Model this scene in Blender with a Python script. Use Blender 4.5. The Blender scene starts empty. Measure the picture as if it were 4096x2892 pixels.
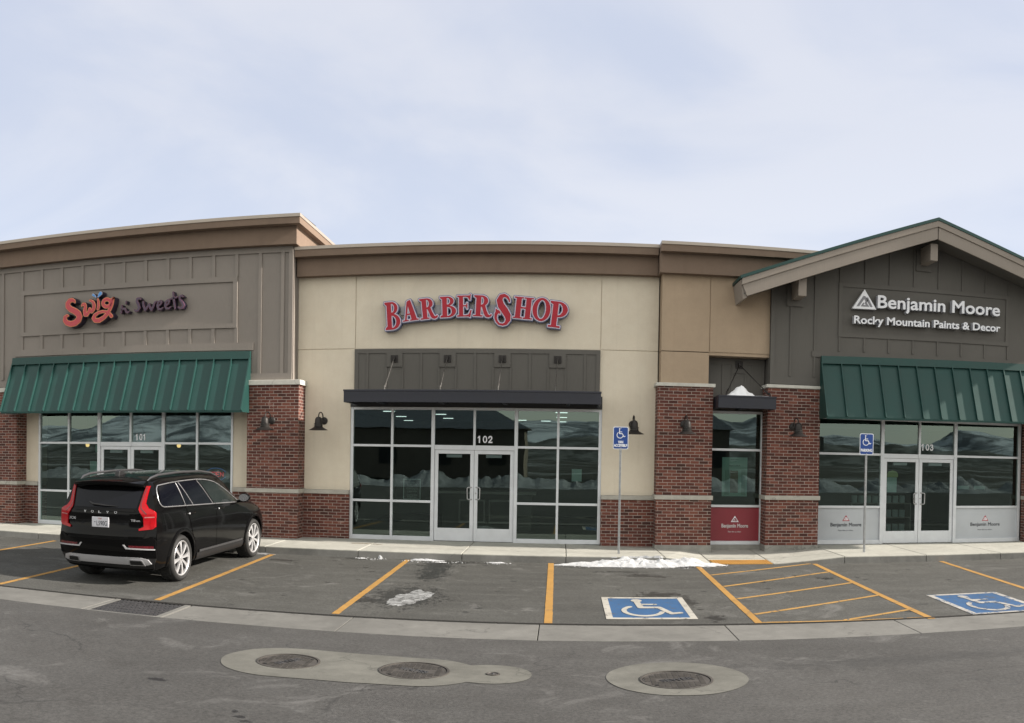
import bpy, bmesh, math, random
import numpy as np
from mathutils import Vector, Matrix, noise as mnoise
random.seed(7)
SC = bpy.context.scene
COL = SC.collection
R = math.radians

# ------------------------------------------------------------------ camera
CAM_H, CAM_D = 2.0673, 20.8272
F_PX, V0, W_PX, H_PX = 900.0, 466.99, 1024.0, 723.0
cd = bpy.data.cameras.new('camera')
cam = bpy.data.objects.new('camera', cd)
COL.objects.link(cam)
SC.camera = cam
cd.type = 'PANO'
cd.panorama_type = 'CENTRAL_CYLINDRICAL'
cd.central_cylindrical_radius = 1.0
cd.central_cylindrical_range_u_min = -512.0 / F_PX
cd.central_cylindrical_range_u_max = 512.0 / F_PX
cd.central_cylindrical_range_v_min = -(H_PX - V0) / F_PX
cd.central_cylindrical_range_v_max = V0 / F_PX
cd.clip_start, cd.clip_end = 0.05, 12000
right = Vector((0.9983, 0.0564, 0.0163)).normalized()
fwd = Vector((-0.0562, 0.9983, -0.0148))
fwd = (fwd - right * fwd.dot(right)).normalized()
upv = right.cross(fwd)
cam.matrix_world = Matrix(((right.x, upv.x, -fwd.x, 0), (right.y, upv.y, -fwd.y, -CAM_D),
                           (right.z, upv.z, -fwd.z, CAM_H), (0, 0, 0, 1)))
SC.view_settings.view_transform = 'Standard'
SC.view_settings.look = 'None'
SC.view_settings.exposure = 1.0
SC.view_settings.gamma = 1.0
SC.render.engine = 'CYCLES'
SC.cycles.max_bounces = 8
SC.cycles.transparent_max_bounces = 16
SC.cycles.sample_clamp_indirect = 4.0
try:
    SC.cycles.use_denoising = True
except Exception:
    pass

def lin(r, g, b):
    f = lambda c: (c / 255) / 12.92 if c / 255 <= 0.04045 else ((c / 255 + 0.055) / 1.055) ** 2.4
    return (f(r), f(g), f(b))

# ------------------------------------------------------------------ sky and sun
SUN_EL, SUN_AZ = R(27), R(-2.2)          # azimuth measured from +X (along the facade) towards +Y (behind it)
sd = Vector((math.cos(SUN_EL) * math.cos(SUN_AZ), math.cos(SUN_EL) * math.sin(SUN_AZ), math.sin(SUN_EL)))
sl = bpy.data.lights.new('sun', 'SUN')
sl.energy, sl.angle, sl.color = 5.0, R(1.2), (1.0, 0.92, 0.82)
so = bpy.data.objects.new('sun', sl)
COL.objects.link(so)
so.rotation_euler = sd.to_track_quat('Z', 'Y').to_euler()
so.location = (30, 0, 25)
w = bpy.data.worlds.new('World')
SC.world = w
w.use_nodes = True
nt = w.node_tree
nt.nodes.clear()
N = nt.nodes.new
out = N('ShaderNodeOutputWorld'); bg = N('ShaderNodeBackground'); bg.inputs['Strength'].default_value = 0.1
sky = N('ShaderNodeTexSky'); sky.sky_type = 'NISHITA'; sky.sun_disc = False
sky.sun_elevation = SUN_EL; sky.sun_rotation = math.pi / 2 - SUN_AZ
tc = N('ShaderNodeTexCoord')
mp = N('ShaderNodeMapping'); mp.inputs['Scale'].default_value = (1.0, 1.5, 3.0); mp.inputs['Rotation'].default_value = (0.12, 0.22, 0.5)
n1 = N('ShaderNodeTexNoise'); n1.inputs['Scale'].default_value = 1.7; n1.inputs['Detail'].default_value = 7; n1.inputs['Roughness'].default_value = 0.52; n1.inputs['Distortion'].default_value = 0.5
rp = N('ShaderNodeValToRGB')
rp.color_ramp.elements[0].position = 0.38; rp.color_ramp.elements[0].color = (3.36, 3.6, 4.28, 1)
rp.color_ramp.elements[1].position = 0.60; rp.color_ramp.elements[1].color = (4.05, 4.13, 4.52, 1)
rp.color_ramp.interpolation = 'EASE'
mixc = N('ShaderNodeMix'); mixc.data_type = 'RGBA'; mixc.inputs[0].default_value = 0.86
sep = N('ShaderNodeSeparateXYZ')
# thin overcast: the half behind the camera is brightened to light the facade
ry = N('ShaderNodeMapRange'); ry.inputs['From Min'].default_value = 0.35; ry.inputs['From Max'].default_value = -0.75
ry.inputs['To Min'].default_value = 1.0; ry.inputs['To Max'].default_value = 2.0; ry.interpolation_type = 'SMOOTHSTEP'
rz = N('ShaderNodeMapRange'); rz.inputs['From Min'].default_value = 0.02; rz.inputs['From Max'].default_value = 0.34
rz.inputs['To Min'].default_value = 1.12; rz.inputs['To Max'].default_value = 1.0
mul = N('ShaderNodeMath'); mul.operation = 'MULTIPLY'
sc = N('ShaderNodeVectorMath'); sc.operation = 'SCALE'
warm = N('ShaderNodeMix'); warm.data_type = 'RGBA'; warm.blend_type = 'MULTIPLY'; warm.inputs[7].default_value = (1.0, 0.93, 0.76, 1)   # clouds behind the camera warmed so the sky's light is less blue
rw = N('ShaderNodeMapRange'); rw.inputs['From Min'].default_value = 0.45; rw.inputs['From Max'].default_value = -0.3
L = nt.links.new
L(tc.outputs['Generated'], mp.inputs['Vector']); L(mp.outputs['Vector'], n1.inputs['Vector']); L(n1.outputs['Fac'], rp.inputs['Fac'])
L(sky.outputs['Color'], mixc.inputs[6]); L(rp.outputs['Color'], mixc.inputs[7])
L(tc.outputs['Generated'], sep.inputs['Vector']); L(sep.outputs['Y'], ry.inputs['Value']); L(sep.outputs['Z'], rz.inputs['Value'])
L(ry.outputs['Result'], mul.inputs[0]); L(rz.outputs['Result'], mul.inputs[1])
L(sep.outputs['Y'], rw.inputs['Value']); L(rw.outputs['Result'], warm.inputs[0]); L(mixc.outputs[2], warm.inputs[6]); L(warm.outputs[2], sc.inputs[0]); L(mul.outputs['Value'], sc.inputs['Scale'])
L(sc.outputs['Vector'], bg.inputs['Color']); L(bg.outputs['Background'], out.inputs['Surface'])

# ------------------------------------------------------------------ materials
class NT:
    def __init__(s, name):
        s.m = bpy.data.materials.new(name); s.m.use_nodes = True
        s.t = s.m.node_tree; s.t.nodes.clear()
        s.out = s.n('ShaderNodeOutputMaterial')
    def n(s, t, **kw):
        nd = s.t.nodes.new(t)
        for k, v in kw.items():
            if k.startswith('i_'): nd.inputs[k[2:].replace('_', ' ')].default_value = v
            else: setattr(nd, k, v)
        return nd
    def l(s, a, b): s.t.links.new(a, b)
    def math(s, op, a, b=None, c=None, clamp=False):
        nd = s.n('ShaderNodeMath', operation=op); nd.use_clamp = clamp
        for i, v in enumerate((a, b, c)):
            if v is None: continue
            if isinstance(v, (int, float)): nd.inputs[i].default_value = v
            else: s.l(v, nd.inputs[i])
        return nd.outputs[0]
    def mix(s, fac, a, b, blend='MIX'):
        nd = s.n('ShaderNodeMix', data_type='RGBA', blend_type=blend)
        for i, v in ((0, fac), (6, a), (7, b)):
            if isinstance(v, (int, float)): nd.inputs[i].default_value = v
            elif isinstance(v, tuple): nd.inputs[i].default_value = (*v, 1) if len(v) == 3 else v
            else: s.l(v, nd.inputs[i])
        return nd.outputs[2]
    def noise(s, vec, scale, detail=4, rough=0.55, dist=0.0):
        nd = s.n('ShaderNodeTexNoise'); nd.inputs['Scale'].default_value = scale; nd.inputs['Detail'].default_value = detail
        nd.inputs['Roughness'].default_value = rough; nd.inputs['Distortion'].default_value = dist
        if vec is not None: s.l(vec, nd.inputs['Vector'])
        return nd.outputs['Fac']
    def ramp(s, fac, lo, hi, a=(0, 0, 0), b=(1, 1, 1)):
        nd = s.n('ShaderNodeValToRGB'); e = nd.color_ramp.elements
        lo, hi, a, b = (lo, hi, a, b) if lo < hi else (hi, lo, b, a)
        e[0].position, e[1].position = lo, hi; e[0].color, e[1].color = (*a, 1), (*b, 1)
        s.l(fac, nd.inputs[0]); return nd.outputs[0]
    def pos(s):
        return s.n('ShaderNodeNewGeometry').outputs['Position']

def bsdf(t, color, rough=0.6, metal=0.0, spec=0.5, coat=0.0, normal=None, emit=None, es=0.0):
    p = t.n('ShaderNodeBsdfPrincipled')
    if isinstance(color, tuple): p.inputs['Base Color'].default_value = (*color, 1)
    else: t.l(color, p.inputs['Base Color'])
    if isinstance(rough, (int, float)): p.inputs['Roughness'].default_value = rough
    else: t.l(rough, p.inputs['Roughness'])
    p.inputs['Metallic'].default_value = metal
    p.inputs['Specular IOR Level'].default_value = spec
    p.inputs['Coat Weight'].default_value = coat
    p.inputs['Coat Roughness'].default_value = 0.03
    if normal is not None: t.l(normal, p.inputs['Normal'])
    if emit: p.inputs['Emission Color'].default_value = (*emit, 1); p.inputs['Emission Strength'].default_value = es
    t.l(p.outputs[0], t.out.inputs['Surface'])
    return p

def bump(t, h, strength=0.2, dist=0.01):
    b = t.n('ShaderNodeBump'); b.inputs['Strength'].default_value = strength; b.inputs['Distance'].default_value = dist
    t.l(h, b.inputs['Height']); return b.outputs['Normal']

def plain(name, color, rough=0.6, metal=0.0, var=0.08, scale=3.0, fine=0.0, fscale=150, bumpd=0.002, spec=0.5, coat=0.0):
    """paint-like surface with slow uneven weathering and a fine grain"""
    t = NT(name); p = t.pos()
    a = t.noise(p, scale, 5)
    dk = tuple(c * (1 - var) for c in color); lt = tuple(min(1, c * (1 + var)) for c in color)
    col = t.ramp(a, 0.3, 0.7, dk, lt)
    nrm = None
    if fine > 0:
        g = t.noise(p, fscale, 3)
        nrm = bump(t, g, fine, bumpd)
    rg = t.math('ADD', t.math('MULTIPLY', a, 0.25), rough - 0.12, clamp=True)
    bsdf(t, col, rg, metal, spec, coat, nrm)
    return t.m

M = {}
def m_asphalt(name, base, dark_spots=(), pale=()):
    t = NT(name); p = t.pos()
    big = t.noise(p, 0.35, 5, 0.6, 0.4); mid = t.noise(p, 2.2, 5, 0.6); fine = t.noise(p, 190, 2, 0.7); fine2 = t.noise(p, 60, 3, 0.7)
    c = t.ramp(big, 0.28, 0.72, tuple(x * 0.74 for x in base), tuple(x * 1.22 for x in base))
    mp_ = t.n('ShaderNodeMapping'); mp_.inputs['Scale'].default_value = (0.25, 2.4, 1); t.l(p, mp_.inputs['Vector'])
    streak = t.noise(mp_.outputs[0], 1.3, 5, 0.6)
    c = t.mix(t.ramp(streak, 0.45, 0.75), c, tuple(x * 1.3 for x in base)) if name == 'asphalt_lot' else t.mix(t.math('MULTIPLY', t.ramp(streak, 0.4, 0.8), 0.5), c, tuple(x * 0.75 for x in base))
    c = t.mix(0.55, c, t.ramp(mid, 0.3, 0.7, (0.40, 0.39, 0.38), (0.60, 0.60, 0.60)), 'OVERLAY')
    c = t.mix(0.75, c, t.ramp(t.noise(p, 24, 4, 0.75), 0.34, 0.66, (0.30, 0.30, 0.295), (0.72, 0.715, 0.70)), 'OVERLAY')
    c = t.mix(0.7, c, t.ramp(fine2, 0.3, 0.7, (0.34, 0.34, 0.33), (0.66, 0.66, 0.65)), 'OVERLAY')
    c = t.mix(t.ramp(fine, 0.64, 0.72), c, tuple(min(1, x * 2.2) for x in base))
    c = t.mix(t.ramp(fine, 0.36, 0.28), c, tuple(x * 0.4 for x in base))
    # salt stains
    st = t.noise(p, 1.1, 6, 0.7, 1.0)
    c = t.mix(t.math('MULTIPLY', t.ramp(st, 0.57, 0.70), 0.34), c, (0.19, 0.185, 0.18))
    vc = t.n('ShaderNodeTexVoronoi'); vc.feature = 'DISTANCE_TO_EDGE'; vc.inputs['Scale'].default_value = 0.23
    wv = t.n('ShaderNodeTexNoise'); wv.inputs['Scale'].default_value = 1.6; wv.inputs['Detail'].default_value = 6; t.l(p, wv.inputs['Vector'])
    wa = t.n('ShaderNodeVectorMath', operation='ADD'); t.l(p, wa.inputs[0]); t.l(wv.outputs['Color'], wa.inputs[1]); t.l(wa.outputs[0], vc.inputs['Vector'])
    ck = t.math('MULTIPLY', t.ramp(vc.outputs['Distance'], 0.0042, 0.0022), t.ramp(t.noise(p, 0.45, 3), 0.50, 0.56))
    c = t.mix(t.math('MULTIPLY', ck, 0.75), c, tuple(x * (1.9 if name == 'asphalt_lot' else 0.35) for x in base))
    wet = None
    dn = t.noise(p, 5.0, 4, 0.65); dn2 = t.noise(p, 17.0, 3, 0.7)
    sx = t.n('ShaderNodeSeparateXYZ'); t.l(p, sx.inputs[0])
    for (cx, cy, rx, ry, am) in dark_spots:
        dx = t.math('DIVIDE', t.math('SUBTRACT', sx.outputs[0], cx), rx)
        dy = t.math('DIVIDE', t.math('SUBTRACT', sx.outputs[1], cy), ry)
        d = t.math('SQRT', t.math('ADD', t.math('MULTIPLY', dx, dx), t.math('MULTIPLY', dy, dy)))
        d = t.math('ADD', d, t.math('MULTIPLY', t.math('SUBTRACT', t.math('ADD', dn, dn2), 1.0), 3.4))
        msk = t.math('MULTIPLY', t.ramp(d, 1.0, 0.90), am)
        wet = msk if wet is None else t.math('MAXIMUM', wet, msk)
    # drips scattered over the bays
    if name == 'asphalt_lot':
        vo = t.n('ShaderNodeTexVoronoi'); vo.inputs['Scale'].default_value = 2.1; mpv = t.n('ShaderNodeMapping')
        mpv.inputs['Scale'].default_value = (1, 1.6, 0); t.l(p, mpv.inputs['Vector']); t.l(mpv.outputs[0], vo.inputs['Vector'])
        dd = t.math('ADD', vo.outputs['Distance'], t.math('MULTIPLY', dn2, 0.16))
        spot = t.math('MULTIPLY', t.ramp(dd, 0.225, 0.205), t.ramp(t.noise(p, 0.7, 2), 0.46, 0.52))
        wet = t.math('MAXIMUM', wet, t.math('MULTIPLY', spot, 0.75)) if wet is not None else spot
    rough = 0.88
    if wet is not None:
        c = t.mix(wet, c, tuple(x * 0.30 for x in base))
        rough = t.math('SUBTRACT', 0.88, t.math('MULTIPLY', wet, 0.5))
    h = t.math('ADD', fine2, t.math('MULTIPLY', fine, 0.6))
    bsdf(t, c, rough, 0, 0.35, 0, bump(t, h, 0.55, 0.006))
    return t.m

WET = [(-2.45, -3.3, 0.30, 0.95, 0.85), (-2.36, -4.4, 0.24, 0.7, 0.85), (-2.95, -7.25, 0.34, 0.26, 0.75), (-2.2, -2.72, 0.7, 0.15, 0.8), (1.4, -2.95, 1.5, 0.16, 0.9),
       (1.55, -4.1, 0.3, 0.2, 0.8), (1.85, -4.2, 0.16, 0.1, 0.8), (1.65, -6.15, 0.34, 0.24, 0.8), (2.0, -6.7, 0.14, 0.35, 0.7), (4.95, -4.56, 0.13, 0.12, 0.85), (-2.45, -6.8, 0.5, 0.9, 0.7),
       (2.2, -8.1, 0.14, 0.22, 0.75), (-4.2, -2.72, 0.45, 0.12, 0.7), (-5.6, -3.4, 0.3, 0.15, 0.7), (1.2, -3.6, 0.5, 0.12, 0.6)]
M['asphalt'] = m_asphalt('asphalt_lot', (0.0525, 0.0525, 0.0500), WET)
M['asphalt_drive'] = m_asphalt('asphalt_drive', (0.0560, 0.0550, 0.0545), [(-3.85, -12.85, 0.07, 0.05, 0.9), (-2.73, -13.57, 0.05, 0.05, 0.9), (-2.64, -13.7, 0.05, 0.04, 0.9), (-2.55, -13.82, 0.06, 0.04, 0.9), (6.5, -12.5, 2.0, 0.3, 0.25), (4.0, -11.2, 1.8, 0.25, 0.22)])

def m_concrete(name, base, stain=0.35, wetedge=False):
    t = NT(name); p = t.pos()
    big = t.noise(p, 0.9, 6, 0.65, 0.5); mid = t.noise(p, 6, 5, 0.6); fine = t.noise(p, 120, 3, 0.7)
    c = t.ramp(big, 0.25, 0.75, tuple(x * (1 - stain) for x in base), tuple(x * 1.12 for x in base))
    c = t.mix(0.5, c, t.ramp(mid, 0.3, 0.72, (0.38, 0.38, 0.37), (0.58, 0.58, 0.57)), 'OVERLAY')
    c = t.mix(0.45, c, t.ramp(fine, 0.3, 0.7, (0.36, 0.36, 0.36), (0.64, 0.64, 0.64)), 'OVERLAY')
    vc = t.n('ShaderNodeTexVoronoi'); vc.feature = 'DISTANCE_TO_EDGE'; vc.inputs['Scale'].default_value = 0.5
    wv = t.n('ShaderNodeTexNoise'); wv.inputs['Scale'].default_value = 2.2; wv.inputs['Detail'].default_value = 6; t.l(p, wv.inputs['Vector'])
    wa = t.n('ShaderNodeVectorMath', operation='ADD'); t.l(p, wa.inputs[0]); t.l(wv.outputs['Color'], wa.inputs[1]); t.l(wa.outputs[0], vc.inputs['Vector'])
    ck = t.math('MULTIPLY', t.ramp(vc.outputs['Distance'], 0.006, 0.003), t.ramp(t.noise(p, 0.6, 3), 0.50, 0.55))
    c = t.mix(t.math('MULTIPLY', ck, 0.6), c, tuple(x * 0.4 for x in base))
    bl = t.noise(p, 2.7, 6, 0.75, 1.2)
    c = t.mix(t.math('MULTIPLY', t.ramp(bl, 0.62, 0.74), stain), c, tuple(x * 0.45 for x in base))
    bsdf(t, c, 0.85, 0, 0.3, 0, bump(t, t.math('ADD', mid, fine), 0.3, 0.004))
    return t.m
M['sidewalk'] = m_concrete('sidewalk_concrete', (0.355, 0.35, 0.318), 0.16)
M['gutter'] = m_concrete('gutter_concrete', (0.153, 0.150, 0.141), 0.32)
M['collar'] = m_concrete('collar_concrete', (0.142, 0.139, 0.124), 0.45)
M['kerb'] = m_concrete('kerb_concrete', (0.20, 0.197, 0.188), 0.5)
M['base_concrete'] = m_concrete('footing_concrete', (0.26, 0.255, 0.235), 0.3)
M['caststone'] = m_concrete('cast_stone', (0.37, 0.355, 0.32), 0.16)
M['caststone_pale'] = m_concrete('pale_cast_stone', (0.50, 0.49, 0.45), 0.12)

def m_stucco(name, base, var=0.09):
    t = NT(name); p = t.pos()
    mp_ = t.n('ShaderNodeMapping'); mp_.inputs['Scale'].default_value = (1.0, 1.0, 0.45); t.l(p, mp_.inputs['Vector'])
    a = t.noise(mp_.outputs[0], 0.8, 6, 0.6, 0.6); b = t.noise(p, 5, 4); g = t.noise(p, 95, 4, 0.7)
    c = t.ramp(a, 0.25, 0.75, tuple(x * (1 - var) for x in base), tuple(x * (1 + var * 0.6) for x in base))
    c = t.mix(0.25, c, t.ramp(b, 0.3, 0.7, (0.42, 0.42, 0.42), (0.57, 0.57, 0.56)), 'OVERLAY')
    ms = t.n('ShaderNodeMapping'); ms.inputs['Scale'].default_value = (7, 7, 0.25); t.l(p, ms.inputs['Vector'])
    c = t.mix(t.math('MULTIPLY', t.ramp(t.noise(ms.outputs[0], 1.0, 4, 0.6), 0.55, 0.75), 0.22), c, tuple(x * 0.72 for x in base))
    c = t.mix(0.18, c, t.ramp(g, 0.3, 0.7, (0.3, 0.3, 0.3), (0.7, 0.7, 0.7)), 'OVERLAY')
    bsdf(t, c, 0.9, 0, 0.25, 0, bump(t, g, 0.35, 0.005))
    return t.m
M['cream'] = m_stucco('cream_stucco', (0.635, 0.570, 0.465))
M['tan'] = m_stucco('tan_stucco', (0.37, 0.285, 0.205))
M['brown'] = m_stucco('brown_stucco', (0.185, 0.135, 0.103), 0.07)

def m_siding(name, base):
    t = NT(name); p = t.pos()
    mp_ = t.n('ShaderNodeMapping'); mp_.inputs['Scale'].default_value = (14, 14, 0.8); t.l(p, mp_.inputs['Vector'])
    a = t.noise(p, 0.8, 5); g = t.noise(mp_.outputs[0], 6, 4, 0.6)
    c = t.ramp(a, 0.25, 0.75, tuple(x * 0.92 for x in base), tuple(x * 1.07 for x in base))
    c = t.mix(0.16, c, t.ramp(g, 0.3, 0.7, (0.35, 0.35, 0.35), (0.65, 0.65, 0.65)), 'OVERLAY')
    bsdf(t, c, 0.7, 0, 0.35, 0, bump(t, g, 0.15, 0.003))
    return t.m
M['taupe'] = m_siding('taupe_siding', (0.218, 0.194, 0.174))
M['charcoal'] = m_siding('charcoal_siding', (0.102, 0.096, 0.087))
M['fascia'] = m_siding('taupe_fascia', (0.255, 0.222, 0.192))

def m_brick():
    t = NT('red_brick'); uv = t.n('ShaderNodeUVMap').outputs[0]; p = t.pos()
    jn = t.n('ShaderNodeVectorMath', operation='ADD')
    wob = t.n('ShaderNodeTexNoise'); wob.inputs['Scale'].default_value = 9; t.l(p, wob.inputs['Vector'])
    ws = t.n('ShaderNodeVectorMath', operation='SCALE'); ws.inputs['Scale'].default_value = 0.006
    t.l(wob.outputs['Color'], ws.inputs[0]); t.l(uv, jn.inputs[0]); t.l(ws.outputs[0], jn.inputs[1])
    br = t.n('ShaderNodeTexBrick'); t.l(jn.outputs[0], br.inputs['Vector'])
    br.inputs['Scale'].default_value = 1.0; br.inputs['Brick Width'].default_value = 0.207; br.inputs['Row Height'].default_value = 0.0715
    br.inputs['Mortar Size'].default_value = 0.0058; br.inputs['Mortar Smooth'].default_value = 0.15; br.inputs['Bias'].default_value = 0.0
    br.inputs['Color1'].default_value = (0, 0, 0, 1); br.inputs['Color2'].default_value = (1, 1, 1, 1); br.inputs['Mortar'].default_value = (0.5, 0.5, 0.5, 1)
    rnd = br.outputs['Color']
    cr = t.n('ShaderNodeValToRGB'); t.l(rnd, cr.inputs[0]); e = cr.color_ramp.elements
    e[0].position = 0.0; e[0].color = (0.052, 0.022, 0.018, 1); e[1].position = 1.0; e[1].color = (0.150, 0.053, 0.037, 1)
    k = e.new(0.35); k.color = (0.092, 0.032, 0.025, 1); k = e.new(0.65); k.color = (0.120, 0.041, 0.030, 1); k = e.new(0.9); k.color = (0.165, 0.062, 0.044, 1)
    g = t.noise(p, 60, 4, 0.7); b = t.noise(p, 1.7, 4)
    c = t.mix(0.45, cr.outputs[0], t.ramp(g, 0.3, 0.7, (0.32, 0.32, 0.32), (0.66, 0.66, 0.66)), 'OVERLAY')
    c = t.mix(0.35, c, t.ramp(b, 0.3, 0.7, (0.38, 0.38, 0.38), (0.60, 0.60, 0.60)), 'OVERLAY')
    # a few efflorescent pale bricks
    c = t.mix(t.math('MULTIPLY', t.ramp(t.noise(p, 3.3, 3, 0.6), 0.66, 0.74), 0.45), c, (0.42, 0.30, 0.26))
    mort = t.ramp(t.noise(p, 8, 3), 0.3, 0.7, (0.26, 0.215, 0.19), (0.37, 0.315, 0.28))
    c = t.mix(br.outputs['Fac'], c, mort)
    h = t.math('SUBTRACT', t.math('MULTIPLY', g, 0.25), br.outputs['Fac'])
    bsdf(t, c, 0.85, 0, 0.3, 0, bump(t, h, 0.7, 0.006))
    return t.m
M['brick'] = m_brick()

def m_glass(name, tint, k):
    t = NT(name); p = t.pos()
    nz = t.noise(p, 0.75, 2, 0.5)
    nm = bump(t, nz, 0.03, 0.05)
    fr = t.n('ShaderNodeFresnel'); fr.inputs['IOR'].default_value = 1.5; t.l(nm, fr.inputs['Normal'])
    fac = t.math('MULTIPLY', fr.outputs[0], k, clamp=True)
    tr = t.n('ShaderNodeBsdfTransparent'); tr.inputs['Color'].default_value = (*tint, 1)
    gl = t.n('ShaderNodeBsdfGlossy'); gl.inputs['Roughness'].default_value = 0.0; gl.inputs['Color'].default_value = (0.78, 1.0, 0.93, 1); t.l(nm, gl.inputs['Normal'])
    mx = t.n('ShaderNodeMixShader'); t.l(fac, mx.inputs[0]); t.l(tr.outputs[0], mx.inputs[1]); t.l(gl.outputs[0], mx.inputs[2])
    t.l(mx.outputs[0], t.out.inputs['Surface'])
    return t.m
M['glass'] = m_glass('tinted_glass', (0.46, 0.56, 0.52), 2.5)
M['door_glass'] = m_glass('door_glass', (0.50, 0.57, 0.55), 1.9)
M['frame'] = plain('anodised_aluminium', (0.58, 0.60, 0.63), 0.42, 0.3, 0.05, 4, 0.0)
M['handle'] = plain('brushed_steel', (0.42, 0.42, 0.43), 0.3, 1.0, 0.06, 6)
M['green'] = plain('green_metal_roofing', (0.0085, 0.046, 0.041), 0.5, 0.1, 0.10, 2.0, 0.04, 30, 0.003, 0.45)
M['navy'] = plain('navy_canopy_metal', (0.013, 0.0145, 0.024), 0.42, 0.1, 0.1, 3)
M['darksoffit'] = plain('dark_soffit', (0.018, 0.018, 0.02), 0.6)
M['darkmetal'] = plain('bronze_lamp_metal', (0.022, 0.019, 0.018), 0.5, 0.4, 0.2, 9)
M['rod'] = plain('steel_rod', (0.13, 0.125, 0.12), 0.4, 0.7, 0.1, 9)
M['coping'] = plain('grey_coping_metal', (0.36, 0.315, 0.27), 0.5, 0.3, 0.06, 3)
def m_paint(name, col, wear, base=(0.066, 0.064, 0.060)):
    t = NT(name); p = t.pos()
    a = t.noise(p, 7, 6, 0.72, 0.6); f = t.noise(p, 70, 3, 0.7)
    c = t.mix(0.55, col, t.ramp(t.noise(p, 2.5, 5), 0.3, 0.7, (0.38, 0.38, 0.38), (0.60, 0.60, 0.60)), 'OVERLAY')
    msk = t.math('ADD', t.math('MULTIPLY', a, 0.75), t.math('MULTIPLY', f, 0.25))
    c = t.mix(t.ramp(msk, 0.66 - wear, 0.70 - wear), c, base)
    bsdf(t, c, 0.75, 0, 0.4, 0, bump(t, f, 0.4, 0.004))
    return t.m
M['yellow'] = m_paint('yellow_road_paint', (0.325, 0.178, 0.044), 0.075)
M['yellow_thin'] = m_paint('worn_yellow_road_paint', (0.33, 0.19, 0.052), 0.10)
M['white_paint'] = m_paint('white_road_paint', (0.34, 0.325, 0.29), 0.10)
M['white_worn'] = m_paint('worn_white_road_paint', (0.33, 0.315, 0.29), 0.145, (0.045, 0.075, 0.125))
M['blue_paint'] = m_paint('blue_road_paint', (0.022, 0.075, 0.175), 0.09)
M['tactile'] = plain('yellow_tactile_plastic', (0.36, 0.185, 0.036), 0.6, 0, 0.15, 3)
def m_snow():
    t = NT('snow'); p = t.pos()
    a = t.noise(p, 9, 5, 0.65); f = t.noise(p, 55, 4, 0.7)
    c = t.ramp(a, 0.25, 0.7, (0.36, 0.37, 0.39), (0.60, 0.605, 0.615))
    bsdf(t, c, 0.7, 0, 0.3, 0, bump(t, t.math('ADD', a, f), 0.6, 0.03)); return t.m
M['snow'] = m_snow()
M['snow_old'] = plain('old_grey_snow', (0.26, 0.27, 0.285), 0.8, 0, 0.35, 1.6, 0.6, 5, 0.2)
M['snow_lightened'] = plain('lightened_canopy_snow', (0.84, 0.85, 0.87), 0.6, 0, 0.04, 8, 0.5, 50, 0.02)  # canopy snow, its colour lightened to make up for the shade there
def m_ice():
    t = NT('grey_ice'); p = t.pos()
    a = t.noise(p, 6, 6, 0.7, 1.0); f = t.noise(p, 40, 3)
    c = t.ramp(a, 0.38, 0.66, (0.085, 0.084, 0.083), (0.40, 0.405, 0.41))
    bsdf(t, c, t.math('ADD', t.math('MULTIPLY', f, 0.4), 0.12), 0, 0.6, 0, bump(t, t.math('ADD', a, f), 0.4, 0.02)); return t.m
M['ice'] = m_ice()
M['iron'] = plain('cast_iron', (0.062, 0.056, 0.050), 0.62, 0.2, 0.25, 8, 0.5, 90, 0.004)
M['iron_black'] = plain('black_iron_grate', (0.050, 0.050, 0.053), 0.5, 0.3, 0.2, 8)
M['hole'] = plain('dark_pit', (0.004, 0.004, 0.004), 0.9)
M['galv'] = plain('galvanised_steel', (0.36, 0.37, 0.38), 0.45, 0.75, 0.14, 14)
M['signblue'] = plain('blue_sign_sheeting', (0.004, 0.046, 0.235), 0.4, 0, 0.04, 3)
M['white'] = plain('white_enamel', (0.72, 0.74, 0.78), 0.45, 0, 0.03, 3)
M['letterwhite'] = plain('white_letter_acrylic', (0.74, 0.75, 0.79), 0.4, 0, 0.02, 3)
M['letterside'] = plain('grey_letter_return', (0.44, 0.45, 0.49), 0.5, 0, 0.04, 3)
M['logogrey'] = plain('grey_logo_film', (0.20, 0.20, 0.22), 0.5, 0, 0.04, 3)
M['signred'] = plain('red_letter_acrylic', (0.36, 0.019, 0.034), 0.45, 0, 0.06, 3, 0, 1, 0, 0.25)
M['trimwhite'] = plain('white_letter_trim', (0.50, 0.47, 0.56), 0.4, 0, 0.03, 3)
M['bodyblue'] = plain('blue_letter_return', (0.085, 0.105, 0.21), 0.4, 0, 0.05, 3)
M['raceway'] = plain('grey_raceway', (0.43, 0.42, 0.42), 0.5, 0.2, 0.05, 3)
M['swigred'] = plain('coral_letter_acrylic', (0.42, 0.036, 0.050), 0.35, 0, 0.08, 3)
M['swigyellow'] = plain('orange_letter_trim', (0.66, 0.24, 0.09), 0.4, 0, 0.05, 3)
M['swigside'] = plain('purple_letter_return', (0.026, 0.018, 0.040), 0.45, 0, 0.05, 3)
M['swigpurple'] = plain('plum_letter_acrylic', (0.060, 0.036, 0.072), 0.4, 0, 0.05, 3)
M['swigpink'] = plain('pink_letter_trim', (0.22, 0.085, 0.115), 0.4, 0, 0.05, 3)
M['swigblue'] = plain('blue_letter_acrylic', (0.055, 0.24, 0.56), 0.35, 0, 0.05, 3)
M['filmred'] = plain('red_window_film', (0.21, 0.018, 0.030), 0.4, 0, 0.05, 2)
M['filmgrey'] = plain('grey_window_film', (0.42, 0.445, 0.475), 0.35, 0, 0.05, 2)
M['textdark'] = plain('dark_vinyl_lettering', (0.035, 0.040, 0.050), 0.5)
M['textgrey'] = plain('grey_vinyl_lettering', (0.50, 0.47, 0.47), 0.5)
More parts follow.
